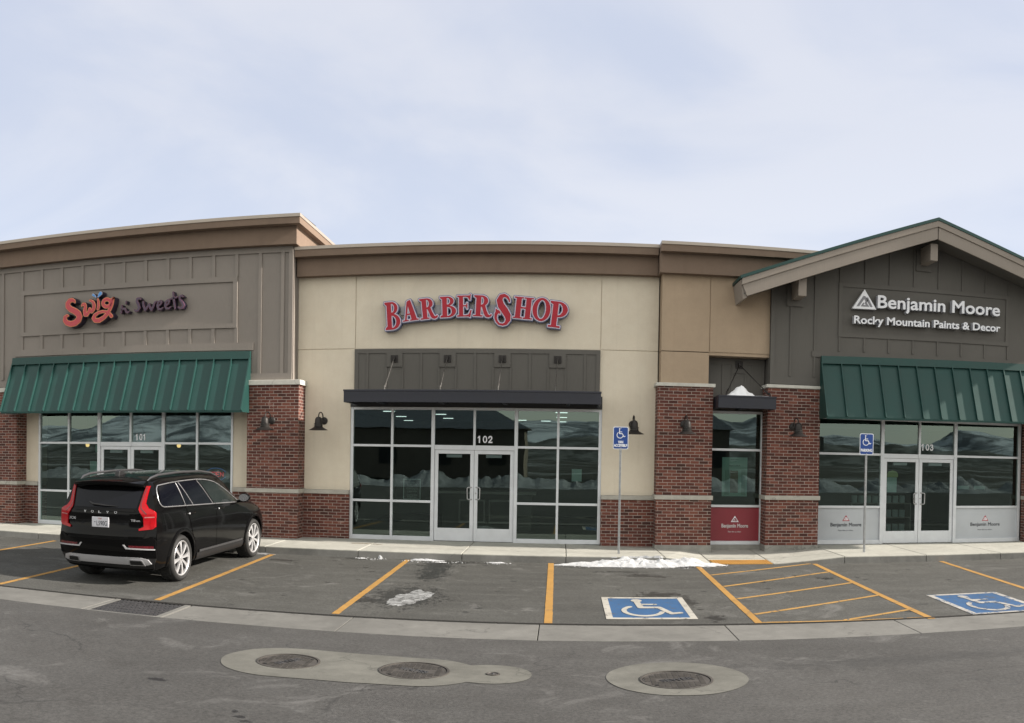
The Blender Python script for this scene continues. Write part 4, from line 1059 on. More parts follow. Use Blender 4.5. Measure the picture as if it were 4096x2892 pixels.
# board and batten panel above the canopy
mb = MB(); pa, pb, pz0, pz1 = -4.905, .825, 3.42, 4.478
mb.box(pa, pb, -.112, YW - .001, pz0, pz1)
mb.box(pa, pb, -.132, -.1125, 4.375, pz1); mb.box(pa, pa + .09, -.131, -.1125, pz0, 4.3745); mb.box(pb - .09, pb, -.131, -.1125, pz0, 4.3745)
for x in (-4.595, -3.315, -2.055, -.79, .475): mb.box(x - .026, x + .026, -.130, -.1125, pz0, 4.3745)
for x in (-4.14, -3.75, -2.90, -2.50, -1.64, -1.235, -.37, .03): mb.box(x - .022, x + .022, -.130, -.1125, pz0, 4.0545)
PX = (-3.945, -2.695, -1.425, -.155)
for x in PX: mb.box(x - .19, x + .19, -.145, -.1125, 4.055, 4.3745)
obj('batten_panel', mb, M['charcoal'], SHOP2)
def canopy(shop, x0, x1, yf, z0, z1, anchors, lab, yb=-.14):
    mb = MB(); th = .05
    mb.box(x0, x1, yf, yf + th, z0, z1); mb.box(x0, x0 + th, yf + th, yb, z0, z1); mb.box(x1 - th, x1, yf + th, yb, z0, z1)
    mb.box(x0 - .01, x1 + .01, yf - .012, yf + .09, z1 - .03, z1 + .012)
    c = obj('canopy', mb, M['navy'], shop, bev=.006, label=lab)
    mb = MB(); mb.box(x0 + th, x1 - th, yf + th, yb, z0 + .10, z0 + .16); obj('canopy_soffit', mb, M['darksoffit'], c)
    mb = MB()
    n = max(1, int((x1 - x0) / 1.15))
    for k in range(1, n + 1):
        x = x0 + (x1 - x0) * (k - .5 + .0) / n; mb.box(x - .045, x + .045, yf + th, yb, z0 + .012, z0 + .099)
    obj('canopy_joist', mb, M['navy'], c)
    for (xa, za, ya, xb) in anchors:
        mb = MB(); yr = yf + .16
        a, b = Vector((xa, ya - .06, za)), Vector((xb, yr, z1 + .05)); d = b - a
        mb.tube([a, a + d * .86], .011, 8); mb.tube([a + d * .84, a + d * .97], .021, 8); mb.tube([b + Vector((0, 0, .06)), b + Vector((0, 0, -.06))], .016, 8)
        obj('tie_rod', mb, M['rod' if x1 - x0 > 3 else 'darkmetal'], c, smooth=60)
    done = set()
    for (xa, za, ya, xb) in anchors:
        if (xa, za) in done: continue
        done.add((xa, za)); mb = MB(); mb.box(xa - .085, xa + .085, ya - .022, ya, za - .085, za + .085); mb.box(xa - .025, xa + .025, ya - .09, ya - .022, za - .04, za + .05)
        obj('anchor_plate', mb, M['darkmetal'], c, bev=.005)
    return c
canopy(SHOP2, -4.87, .81, -1.3, 3.165, 3.435, [(x, 4.24, -.145, x + o) for x, o in zip(PX, (-.03, -.03, -.02, -.03))], 'long dark navy flat canopy over the barber doors')

# --- shop 3: paint
YT = -.5
pier(SHOP3, 2.12, 3.385, -.60, 3.655, 3.735, (1.09, 1.19), .06, -.3)
pier(SHOP3, 4.665, 5.925, -.60, 3.70, 3.775, (1.11, 1.21), .06, -.3)
mb = MB(); xj = 3.295
mb.box(2.19, xj - j, YT, .3, 3.738, 4.46 - j); mb.box(2.19, xj - j, YT, .3, 4.46 + j, 6.25); mb.box(xj + j, 4.72, YT, .3, 4.475, 6.25); mb.box(2.2, 4.71, YT + .022, .28, 4.40, 6.2)
mb.box(2.2, xj - j, YT + .022, .28, 3.75, 6.2)
obj('stucco_wall', mb, M['tan'], SHOP3)
tc_ = cornice(SHOP3, 2.112, 0, -.70, -.90, 6.195, 6.64, 6.635, 6.785, 6.855, lambda x: 0.0, 4.69, 4.69, 1.0)
mb = MB(); mb.prism([(4.691, 6.36), (5.40, 6.64), (4.691, 6.64)], -.70, .9); mb.prism([(4.691, 6.641), (5.38, 6.641), (5.76, 6.784), (4.691, 6.784)], -.90, .9)
obj('cornice_end', mb, M['brown'], tc_)
mb = MB(); mb.prism([(4.706, 6.786), (5.74, 6.786), (5.93, 6.855), (4.706, 6.855)], -.92, .9); obj('coping', mb, M['coping'], tc_)
mb = MB(); mb.box(2.25, 13.5, .3, 10, 3.3, 6.55); obj('flat_roof', mb, M['taupe'], SHOP3)
mb = MB(); ya, yb_ = -.03, -.0
mb.box(3.30, 4.70, ya, .3, 3.17, 4.39); mb.box(3.30, 4.70, ya - .02, ya - .0005, 4.25, 4.39)
for x in (3.70, 3.92, 4.24, 4.40): mb.box(x - .025, x + .025, ya - .02, ya - .0005, 3.17, 4.2495)
mb.box(3.92, 4.24, ya - .03, ya - .0005, 4.05, 4.2495)
obj('batten_panel', mb, M['charcoal'], SHOP3)
canopy(SHOP3, 3.42, 4.74, -1.12, 3.17, 3.445, [(4.08, 4.24, -.06, 3.62), (4.08, 4.24, -.06, 4.62)], 'short dark canopy with a cone of snow between the brick piers', yb=-.06)
# narrow window
bars(SHOP3, [3.415, 4.68], (0.02, 3.16), .0, [[(.02, .105), (.90, .955), (2.225, 2.28), (3.10, 3.16)]], {0: .06, 1: .085})
pane(SHOP3, 3.43, 4.65, .95, 2.25, 0); pane(SHOP3, 3.43, 4.65, 2.25, 3.12, 0)
mb = MB(); mb.box(3.44, 4.645, .004, .02, .10, .90); fp = obj('film_panel', mb, M['filmred'], SHOP3, label='dark red film panel with white logo at the foot of the narrow window')
mb = MB(); mb.box(3.38, 4.67, -.06, .3, -.3, .018); obj('concrete_footing', mb, M['base_concrete'], SHOP3)
mb = MB(); mb.box(3.38, 4.67, -.07, .3, 3.1605, 3.168); obj('lintel', mb, M['darksoffit'], SHOP3)
# gable
GA = -.575; RX, RZ, EX, EZ = 8.47, 7.80, 3.80, 6.06
sl, sr = .372, .285
gz_l = lambda x: RZ - .42 - (sl * (RX - x) if x < RX else sr * (x - RX))
mb = MB(); mb.prism([(4.722, 3.778), (5.93, 3.778), (5.93, 3.15), (13.2, 3.15), (13.2, gz_l(13.2)), (RX, gz_l(RX)), (4.722, gz_l(4.722))], GA, .25)
y0, y1 = GA - .024, GA - .0005
GB = [5.18, 5.76, 6.365, 6.985, 7.605, 8.235, 8.885, 9.525, 10.175, 10.835, 11.47, 12.1]
fx0, fx1, fz0, fz1 = 6.33, 10.86, 5.06, 6.14
for x in GB:
    top = gz_l(x) - .0
    if fx0 - .1 < x < fx1 + .1:
        if fx0 + .05 < x < fx1 - .05: mb.box(x - .022, x + .022, y0, y1, fz1 + .105 + sh3(x), top)
        else: mb.box(x - .022, x + .022, y0, y1, fz1 + .105 + sh3(x), top)
        mb.box(x - .022, x + .022, y0, y1, 4.62 + sh3(x), fz0 - .105 + sh3(x))
    else: mb.box(x - .022, x + .022, y0, y1, 3.98 if x < 5.85 else 4.62 + sh3(x), top)
mb.box(fx0, fx1, y0 - .006, y1, fz1, fz1 + .10, sh3); mb.box(fx0, fx1, y0 - .006, y1, fz0 - .10, fz0, sh3)
mb.box(fx0, fx0 + .1, y0 - .0055, y1, fz0 + .001, fz1 - .001, sh3); mb.box(fx1 - .1, fx1, y0 - .0055, y1, fz0 + .001, fz1 - .001, sh3)
mb.box(4.70, 4.80, y0 - .006, y1, 3.79, gz_l(4.75)); mb.box(4.8005, 5.84, y0 - .004, y1, 3.79, 3.96)
mb.box(5.70, 13.2, y0 - .008, y1, 4.47, 4.60, sh3)
mb.add([(4.70, GA - .03, 3.79), (4.70, YT + .1, 3.79), (4.70, YT + .1, 6.2), (4.70, GA - .03, 6.2)], [(0, 1, 2, 3)])
obj('siding_wall', mb, M['charcoal'], SHOP3)
# gable roof: slab with overhang, fascia boards, soffit
YO = -1.42
rz = lambda x: RZ - (sl * (RX - x) if x < RX else sr * (x - RX))
mb = MB()
for (xa, xb) in ((EX, RX), (RX, 13.6)):
    mb.prism([(xa, rz(xa) - .07), (xb, rz(xb) - .07), (xb, rz(xb)), (xa, rz(xa))], YO - .05, 8)
roof = obj('gable_roof', mb, M['green'], SHOP3)
mb = MB(); d1, d2 = .072, .215
for (xa, xb) in ((EX + .04, RX), (RX, 13.6)):
    mb.prism([(xa, rz(xa) - d1), (xb, rz(xb) - d1), (xb, rz(xb) - d2), (xa, rz(xa) - d2)], YO - .03, YO + .06)
    s_ = .10 if xa < RX else 0
    mb.prism([(xa + .02, rz(xa + .02) - d2 - .001), (xb, rz(xb) - d2 - .001), (xb, rz(xb) - .50), (xa + .02 + s_, rz(xa + .02 + s_) - .50)], YO, YO + .05)
obj('bargeboard', mb, M['fascia'], roof, bev=.006)
mb = MB()
for (xa, xb) in ((EX + .1, RX), (RX, 13.6)): mb.prism([(xa, rz(xa) - .40), (xb, rz(xb) - .40), (xb, rz(xb) - .43), (xa, rz(xa) - .43)], YO + .052, GA - .03)
obj('soffit', mb, M['charcoal'], roof)
mb = MB(); mb.prism([(EX + .02, rz(EX) - .08), (EX + .12, rz(EX + .1) - .08), (EX + .17, rz(EX + .1) - .50), (EX + .08, rz(EX) - .50)], YO + .06, 4); obj('eave_board', mb, M['fascia'], roof)
for (bx, bz0) in ((5.27, 5.74), (8.47, 6.83)):
    mb = MB(); mb.prism([(YO + .19, bz0), (GA - .026, bz0), (GA - .026, bz0 + .40), (YO + .19, bz0 + .40)], bx - .095, bx + .095, 'x'); b_ = obj('roof_bracket', mb, M['fascia'], SHOP3, bev=.006)
    mb = MB(); mb.box(bx - .20, bx + .20, GA - .045, GA - .0255, bz0 - .14, bz0 + .34); obj('bracket_plate', mb, M['charcoal'], b_)
# storefront
YP = .18
P3 = [5.90, 7.776, 8.774, 9.775, 11.652]
bars(SHOP3, P3, (0, ZH), YP, [side, dr, dr, side], {0: .06, 1: .085, 3: .085, 4: .07}, short=(2,))
for a, b in ((P3[0], P3[1]), (P3[3], P3[4])):
    pane(SHOP3, a + .02, b - .02, ZL, ZT, YP); pane(SHOP3, a + .02, b - .02, ZT, ZH - .05, YP)
    mb = MB(); mb.box(a + .03, b - .03, YP + .003, YP + .015, .09, ZL); obj('film_panel', mb, M['filmgrey'], SHOP3)
for k in (1, 2): pane(SHOP3, P3[k] + .02, P3[k + 1] - .02, 2.2, ZH - .05, YP)
door(SHOP3, P3[1] + .043, P3[2], YP, 2.13, True); door(SHOP3, P3[2], P3[3] - .043, YP, 2.13, False)
number(SHOP3, '103', 8.815, 9.18, 2.345, YP)
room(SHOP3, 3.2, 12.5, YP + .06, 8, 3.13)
mb = MB(); mb.box(5.8, 11.72, YP - .05, .5, 3.121, 3.148); obj('lintel', mb, M['darksoffit'], SHOP3)
pier(SHOP3, 11.72, 13.0, -.25, 3.70, 3.775, (1.11, 1.21))
awning(SHOP3, 5.905, 13.1, -.65, 4.33, -1.2, 3.04, [5.91 + .4755 * k for k in range(16)], lambda x: .026 * (x - 5.9), .15, 'long green standing seam awning over the paint shop')
# ------------------------------------------------------------------ wall lamps
def make_lamp(loc, label):
    """gooseneck barn light; loc is the wall point behind the back plate"""
    e = empty('wall_lamp', loc, label, 'wall lamp', 'dark gooseneck wall lamps'); x, y, z = loc; L0 = y - .50
    mb = MB(); mb.lathe([(.0001, y - .035), (.07, y - .035), (.088, y - .02), (.09, y - .0005)], (x, 0, z), 24, 'y'); obj('back_plate', mb, M['darkmetal'], e, smooth=50)
    mb = MB(); pts = [(x, y - .03, z + .03)]
    for k in range(13):
        a = math.pi * k / 12; pts.append((x, y - .30 + .19 * math.cos(a) - .0, z + .09 + .10 * math.sin(a) ** 1.0))
    pts = [(x, y - .03, z + .02), (x, y - .08, z + .06)] + pts[1:] + [(x, L0, z + .06)]
    mb.tube(pts, .0135, 10); obj('gooseneck', mb, M['darkmetal'], e, smooth=60)
    mb = MB(); zz = z - .235
    prof = [(.0001, zz + .315), (.035, zz + .312), (.068, zz + .285), (.083, zz + .24), (.086, zz + .155)]
    for q in (.155, .12, .085): prof += [(.108, zz + q), (.108, zz + q - .012), (.086, zz + q - .014), (.086, zz + q - .022)]
    prof += [(.092, zz + .075), (.11, zz + .068), (.215, zz + .008), (.225, zz), (.218, zz - .002), (.10, zz + .055), (.0001, zz + .06)]
    mb.lathe(prof, (x, L0, 0), 32); obj('lamp_shade', mb, M['darkmetal'], e, smooth=35)
    mb = MB()
    for q in (.139, .104): mb.lathe([(.0865, zz + q), (.090, zz + q - .003), (.090, zz + q - .009), (.0865, zz + q - .012)], (x, L0, 0), 28)
    obj('vent_ring', mb, M['rod'], e, smooth=40)
    return e
make_lamp((-5.645, -.08, 2.785), 'dark wall lamp on cream stucco, between brick pier and barber windows')
lamp = bpy.data.objects['wall_lamp']
for loc, lb in (((1.60, -.08, 2.79), 'dark wall lamp on cream stucco, partly behind the van accessible sign'), ((-6.78, -.62, 2.77), 'dark wall lamp on the brick pier behind the SUV bonnet'),
                ((2.73, -.60, 2.80), 'dark wall lamp on the brick pier between cream stucco and the narrow window'), ((5.27, -.60, 2.81), 'dark wall lamp on the brick pier beside the paint shop awning')):
    copy_thing(lamp, loc, label=lb)

# ------------------------------------------------------------------ accessible parking signs
def parking_sign(x, y, zb, zc, wd, ht, lines, label, lean=0.0):
    e = empty('parking_sign', (x, y, zb), label, 'parking sign', 'blue accessible parking signs on posts')
    mb = MB(); n = 1
    mb.box(x - .023, x + .023, y, y + .036, zb - .02, zc + ht / 2 + .0)
    po = obj('post', mb, M['galv'], e, bev=.003)
    mb = MB()
    for k in range(int((zc - ht / 2 - zb - .1) / .0255)): mb.lathe([(.0001, y - .0012), (.0055, y - .0012)], (x, 0, zb + .08 + k * .0255), 6, 'y')
    obj('post_hole', mb, M['hole'], po)['kind'] = 'stuff'
    def rr(w_, h_, r): return [(cx + r * math.cos(R(a)), cy + r * math.sin(R(a))) for cx, cy, a0 in ((w_ / 2 - r, h_ / 2 - r, 0), (-w_ / 2 + r, h_ / 2 - r, 90), (-w_ / 2 + r, -h_ / 2 + r, 180), (w_ / 2 - r, -h_ / 2 + r, 270)) for a in range(a0, a0 + 91, 15)]
    mb = MB(); mb.prism([(x + a, zc + b) for a, b in rr(wd, ht, .035)], y - .007, y - .001); pl = obj('sign_panel', mb, M['white'], e)
    mb = MB(); mb.prism([(x + a, zc + b) for a, b in rr(wd - .028, ht - .028, .028)], y - .0095, y - .0075); obj('blue_field', mb, M['signblue'], pl)
    pr = [('c', .36, .90, .062, .36, .90, .062)] + strokes([(.345, .80, .034), (.36, .475, .036), (.60, .475, .034), (.755, .20, .034), (.86, .25, .03)]) + strokes([(.37, .63, .028), (.57, .63, .028)]) + \
         strokes([(.40 + .27 * math.cos(R(a)), .345 + .27 * math.sin(R(a)), .030) for a in range(125, 350, 9)])
    lp = outline(pr, .012, [0], .05)[0]; s_ = .235 if len(lines) == 2 else .255
    lp = [[(p * s_, q * s_) for p, q in l_] for l_ in lp]
    mb = MB(); V, Fc = curve_mesh(lp, .0015); mb.add([(x - .012 + a - .42 * s_, y - .0098 - d, zc + (.215 if len(lines) == 2 else .210) - s_ + b) for a, b, d in V], Fc); obj('wheelchair_symbol', mb, M['white'], pl)
    mb = MB()
    for (s, sz, w_, dz) in lines: put(mb, bold_text(s, sz, .0015, .0032, w_, .0018), x, y - .0098, zc + dz)
    obj('lettering', mb, M['white'], pl)
    mb = MB()
    for dz in (ht / 2 - .03, -ht / 2 + .03): mb.lathe([(.0001, y - .015), (.008, y - .014), (.010, y - .0095)], (x + .005, 0, zc + dz), 10, 'y')
    obj('bolt', mb, M['galv'], pl, smooth=50)
    return e
s1 = parking_sign(1.215, -1.885, -.025, 2.437, .325, .475, [('VAN', .078, .11, -.112), ('ACCESSIBLE', .08, .285, -.185)], 'blue wheelchair sign reading VAN ACCESSIBLE on a galvanised post')
s2 = parking_sign(6.68, -1.77, .0, 2.43, .325, .475, [('PARKING', .088, .272, -.168)], 'blue wheelchair sign reading PARKING on a galvanised post')

# ------------------------------------------------------------------ channel letter signs
# barber sign: letters drawn on a unit box and hung along an arch
def box_(x0, y0, x1, y1): return [(x0, y0), (x1, y0), (x1, y1), (x0, y1)]
def arc_(cx, cy, rx, ry, a0, a1, n=18): return [(cx + rx * math.cos(R(a0 + (a1 - a0) * k / n)), cy + ry * math.sin(R(a0 + (a1 - a0) * k / n))) for k in range(n + 1)]
def bowl(cx, cy, rx, ry, ix, iy): return [(cx - .06, cy + ry), *arc_(cx, cy, rx, ry, 90, -90), (cx - .06, cy - ry), (cx - .06, cy - iy), *arc_(cx, cy, ix, iy, -90, 90), (cx - .06, cy + iy)]
GL_ = {
 'B': [box_(.13, 0, .43, 1), box_(0, 0, .5, .065), box_(0, .935, .5, 1), bowl(.46, .775, .40, .225, .17, .155), bowl(.46, .285, .54, .285, .27, .215), [(0, .065), (.13, .065), (.13, .13)], [(0, .935), (.13, .935), (.13, .87)]],
 'A': [[(.36, .96), (.47, .96), (.235, .03), (.13, .03)], [(.36, .94), (.43, 1.0), (.60, 1.03), (.90, .03), (.56, .03), (.40, .80)], box_(.22, .30, .66, .37), box_(0, 0, .37, .065), box_(.46, 0, 1, .065)],
 'R': [box_(.13, 0, .40, 1), box_(0, 0, .52, .065), box_(0, .935, .46, 1), bowl(.42, .745, .36, .255, .13, .18), [(.36, .50), (.62, .56), (.72, .30), (.82, .12), (.90, .085), (.97, .15), (1.03, .10), (.97, .02), (.84, -.03), (.68, .0), (.58, .12), (.46, .44)], [(0, .935), (.13, .935), (.13, .87)]],
 'E': [box_(.13, 0, .42, 1), box_(0, 0, .88, .065), box_(0, .935, .86, 1), [(.60, .94), (.86, .96), (.90, 1.06), (.97, 1.05), (.92, .78), (.84, .79), (.76, .90)], box_(.40, .48, .66, .545), [(.60, .51), (.68, .66), (.72, .66), (.72, .36), (.68, .36)], [(.55, .06), (.80, .10), (.95, .32), (1.02, .30), (.92, -.04), (.86, -.03), (.80, .0)]],
 'H': [box_(.11, 0, .38, 1), box_(.62, 0, .89, 1), box_(0, 0, .48, .065), box_(.52, 0, 1, .065), box_(0, .935, .48, 1), box_(.52, .935, 1, 1), box_(.36, .47, .64, .54)],
 'P': [box_(.16, 0, .46, 1), box_(0, 0, .66, .07), box_(0, .935, .5, 1), bowl(.46, .70, .54, .30, .26, .225), [(0, .935), (.16, .935), (.16, .87)]],
}
OUT_O = ['ring', .5, .5, .5, .5, .255, .40]
def place_glyph(g, x0, yb, w_, h_, rot):
    c, s_ = math.cos(R(rot)), math.sin(R(rot)); o = []
    T = lambda p: (x0 + p[0] * w_ * c + p[1] * h_ * s_, yb - p[0] * w_ * s_ + p[1] * h_ * c)
    if g == 'O': return [('p', [T(p) for p in arc_(.5, .5, .5, .5, 0, 356, 40)], [T(p) for p in arc_(.5, .5, .245, .405, 0, 356, 40)])]
    if g == 'S': return None
    return [('p', [T(p) for p in poly]) for poly in GL_[g]]
K_ = .00205
cr = lambda cx, cy: (-4.13 + (cx - 119) * K_, 5.50 - (cy - 206) * K_)
BS = [('B', 120, 505, 172, 312, -4), ('A', 316, 414, 182, 228, -7.5), ('R', 520, 392, 192, 232, -6), ('B', 742, 370, 178, 232, -2.5), ('E', 930, 360, 160, 235, -1), ('R', 1108, 354, 205, 235, 2.5),
      ('S',), ('H', 1550, 371, 215, 240, 5), ('O', 1757, 393, 200, 258, 6), ('P', 1942, 464, 200, 290, 6)]
BARBER = empty('barber_shop_sign', (-2.05, -.1, 5.3), 'arched red and white sign lettering reading BARBER SHOP', 'shop sign')
for q in BS:
    if q[0] == 'S':
        P_ = [(1512, 192, 7), (1506, 165, 11), (1488, 138, 14), (1455, 122, 17), (1420, 135, 24), (1402, 180, 32), (1422, 238, 37), (1462, 292, 38), (1494, 345, 35), (1500, 390, 26), (1478, 432, 17), (1440, 448, 12), (1400, 440, 11), (1372, 408, 12), (1360, 370, 14), (1364, 330, 17), (1384, 302, 20), (1404, 308, 10), (1408, 330, 3)]
        pr = strokes([(*cr(a, b), r * K_) for a, b, r in P_]) + strokes([(*cr(1372, 300), .03), (*cr(1362, 268), .006)])
    else:
        g, cx, cyb, w_, h_, rot = q; x0, zb = cr(cx, cyb); pr = place_glyph(g, x0, zb, w_ * K_, h_ * K_, rot)
    face, trim, body = outline(pr, .0045, [-.001, .019, .034], .06)
    mb = MB(); put(mb, curve_mesh(body, .175), 0, -.115, 0); bd = obj('channel_letter', mb, M['bodyblue'], BARBER)
    mb = MB(); put(mb, curve_mesh(trim, .016), 0, -.2905, 0); obj('letter_trim', mb, M['trimwhite'], bd)
    mb = MB(); put(mb, curve_mesh(face, .006), 0, -.307, 0); obj('letter_face', mb, M['signred'], bd)
mb = MB(); pts = []
for cx in range(270, 1960, 130): a, b = cr(cx, 226 - 18 * math.sin(math.pi * (cx - 270) / 1690)), cr(cx, 325 - 18 * math.sin(math.pi * (cx - 270) / 1690)); pts.append((a[0], b[1], a[1]))
for p, q in zip(pts[:-1], pts[1:]): mb.add([(p[0], -.113, p[1]), (q[0], -.113, q[1]), (q[0], -.113, q[2]), (p[0], -.113, p[2]), (p[0], YW - .001, p[1]), (q[0], YW - .001, q[1]), (q[0], YW - .001, q[2]), (p[0], YW - .001, p[2])], [(0, 1, 2, 3), (0, 4, 5, 1), (3, 2, 6, 7)])
obj('raceway', mb, M['raceway'], BARBER)

# sweets sign: brush script strokes
def sw(cx, cy): return (-12.47 + (cx - 215) * .001806, 5.47 + (602 - cy) * .0016 - (cx - 215) * .00006)
SMALL_K = .80
def SWP(P_, k=1.0): return strokes([(*sw(a, b), r * .0017 * k) for a, b, r in P_])
SWIG = empty('sweets_sign', (-10.7, -.55, 5.6), 'coral and plum script letter sign with blue drops, above the awning', 'shop sign')
ell = lambda cx, cy, rx, ry, a0, a1, r, n=20: [(cx + rx * math.cos(R(a0 + (a1 - a0) * k / n)), cy + ry * math.sin(R(a0 + (a1 - a0) * k / n)), r) for k in range(n + 1)]
big = [
 [(408, 352, 8), (396, 328, 16), (362, 312, 24), (320, 326, 30), (290, 368, 33), (294, 418, 35), (340, 462, 38), (410, 496, 40), (468, 540, 42), (488, 590, 42), (468, 645, 42), (410, 690, 40), (345, 702, 37), (280, 682, 33), (243, 640, 28), (245, 592, 24), (275, 562, 15), (298, 566, 8)],
 [(525, 412, 8), (548, 388, 14), (576, 394, 17), (586, 440, 19), (574, 500, 23), (582, 555, 26), (612, 560, 22), (640, 520, 18), (656, 470, 15), (664, 500, 20), (692, 512, 22), (722, 470, 22), (730, 415, 20), (712, 362, 15), (680, 340, 11), (658, 338, 7)],
 [(788, 322, 6), (800, 370, 14), (802, 430, 17), (792, 478, 13)],
 ell(935, 388, 62, 58, -35, 330, 21) + [(1010, 345, 18), (1036, 322, 13)],
 [(1038, 322, 11), (1020, 400, 19), (988, 480, 20), (945, 560, 22), (885, 620, 25), (815, 660, 29), (750, 660, 27), (720, 622, 24), (740, 575, 20), (800, 536, 16), (870, 520, 14), (930, 530, 14), (985, 565, 17), (1010, 598, 19)]]
small = [
 [(1152, 432, 7), (1150, 490, 11), (1142, 545, 9)], [(1148, 500, 8), (1185, 478, 11), (1210, 492, 12), (1220, 530, 11), (1248, 546, 8), (1268, 528, 5)], [(1222, 372, 9), (1216, 405, 5)],
 [(1450, 345, 7), (1428, 326, 13), (1395, 335, 16), (1388, 375, 17), (1412, 425, 19), (1428, 475, 18), (1405, 515, 15), (1372, 522, 10), (1350, 505, 6)],
 [(1488, 385, 11), (1494, 450, 15), (1520, 515, 14), (1555, 465, 12), (1580, 425, 11), (1592, 475, 14), (1615, 515, 14), (1648, 455, 12), (1665, 400, 11), (1690, 385, 8)],
 [(1708, 462, 8), (1748, 440, 10), (1770, 405, 10), (1750, 378, 11), (1718, 400, 13), (1706, 455, 14), (1722, 505, 13), (1760, 510, 10), (1790, 485, 6)],
 [(1826, 455, 8), (1866, 432, 10), (1888, 395, 10), (1868, 368, 11), (1836, 392, 13), (1824, 450, 14), (1840, 498, 13), (1878, 502, 10), (1908, 478, 6)],
 [(1942, 255, 10), (1952, 340, 13), (1962, 430, 13), (1974, 505, 9)], [(1900, 352, 9), (1950, 345, 10), (2000, 330, 8)],
 [(2092, 325, 7), (2068, 306, 11), (2040, 325, 13), (2045, 370, 14), (2080, 415, 16), (2098, 455, 16), (2080, 492, 14), (2045, 500, 11), (2022, 482, 7)]]
drops = [[(712, 250, 15), (735, 265, 11), (758, 288, 3)], [(832, 232, 24), (812, 258, 16), (790, 288, 3)]]
def script(group, face_mat, trim_mat, offs, depth, nm, k=1.0):
    for P_ in group:
        pr = SWP(P_, k); f_, t_, b_ = outline(pr, .006, offs, .08)
        mb = MB(); put(mb, curve_mesh(b_, depth), 0, -.60 + .07, 0); bd = obj('channel_letter', mb, M['swigside'], SWIG)
        mb = MB(); put(mb, curve_mesh(t_, .012), 0, -.5305 - depth, 0); obj('letter_trim', mb, M[trim_mat], bd)
        mb = MB(); put(mb, curve_mesh(f_, .005), 0, -.543 - depth, 0); obj('letter_face', mb, M[face_mat], bd)
script(big, 'swigred', 'swigyellow', [-.001, .013, .026], .22, 'b')
script(small, 'swigpurple', 'swigpink', [.001, .007, .012], .15, 's', .88)
script(drops, 'swigblue', 'trimwhite', [0, .009, .018], .22, 'd')

# paint sign
PAINT = empty('paint_shop_sign', (8.6, -.63, 5.6), 'two rows of white raised lettering with a triangle logo under the gable', 'shop sign')
shs = lambda x: .024 * (x - 6.9)
for s, x0, x1, z0, sz in (('Benjamin Moore', 7.24, 10.50, 5.68, .42), ('Rocky Mountain Paints & Decor', 6.66, 10.52, 5.285, .255)):
    geo = bold_text(s, sz, .14, .0085 if sz > .3 else .0062, x1 - x0, .006 if sz > .3 else .0045)
    xm = (min(p[0] for p in geo[0]) + max(p[0] for p in geo[0])) / 2
    mb = MB(); put(mb, geo, (x0 + x1) / 2 - xm, -.626, z0, sh=shs); ln = obj('lettering', mb, M['letterside'], PAINT)
    geo = (([(a, b, d * .004 / .14) for a, b, d in geo[0]]), geo[1]); mb = MB(); put(mb, geo, (x0 + x1) / 2 - xm, -.7665, z0, sh=shs); obj('letter_face', mb, M['letterwhite'], ln)
def tri_logo(mb_o, mb_i, x, z, w_, h_, y, d, sh=None):
    T = lambda a, b: (x + a * w_, z + b * h_)
    V = [T(-.5, 0), T(.5, 0), T(0, 1)]
    if sh: V = [(p[0], p[1] + sh(p[0])) for p in V]
    mb_o.prism(V, y - d, y)
    for poly in ([(-.33, .12), (-.22, .12), (-.02, .50), (.08, .32), (.15, .43), (.02, .66), (-.06, .66)], [(-.16, .12), (.20, .12), (.05, .40), (-.0, .30), (.06, .20), (-.05, .20), (-.005, .28), (-.05, .33)], [(.05, .60), (.14, .60), (.34, .12), (.24, .12), (.10, .40)]):
        q = [T(*p) for p in poly]
        if sh: q = [(p[0], p[1] + sh(p[0])) for p in q]
        mb_i.prism(q, y - d - .004, y - d - .0005)
mo, mi = MB(), MB(); tri_logo(mo, mi, 6.92, 5.635, .60, .46, -.626, .11, shs)
tl = obj('triangle_logo', mo, M['letterwhite'], PAINT); obj('logo_peaks', mi, M['logogrey'], tl)
for o in (tl,):
    pass

# window film logos
def film_logo(x, y, z, wd, m_text, m_tri, m_in, fp):
    mo, mi = MB(), MB(); tri_logo(mo, mi, x, z + .13, .19, .145, y, .002)
    o = obj('film_logo', mo, M[m_tri], fp); obj('logo_peaks', mi, M[m_in], o)
    mb = MB(); put(mb, bold_text('Benjamin Moore', .125, .002, .0032, wd, .0024), x, y, z); put(mb, text_geo('Paint like no other.', .05, .002, .004, wd * .5), x, y, z - .115); obj('lettering', mb, M[m_text], o)
films = [o for o in SHOP3.children if o.name.startswith('film_panel')]
film_logo(6.87, YP + .002, .435, .80, 'textdark', 'logored', 'white', films[1])
film_logo(10.69, YP + .002, .42, .86, 'textdark', 'logored', 'white', films[2])
film_logo(4.06, .003, .42, .64, 'textgrey', 'white', 'filmred', films[0])

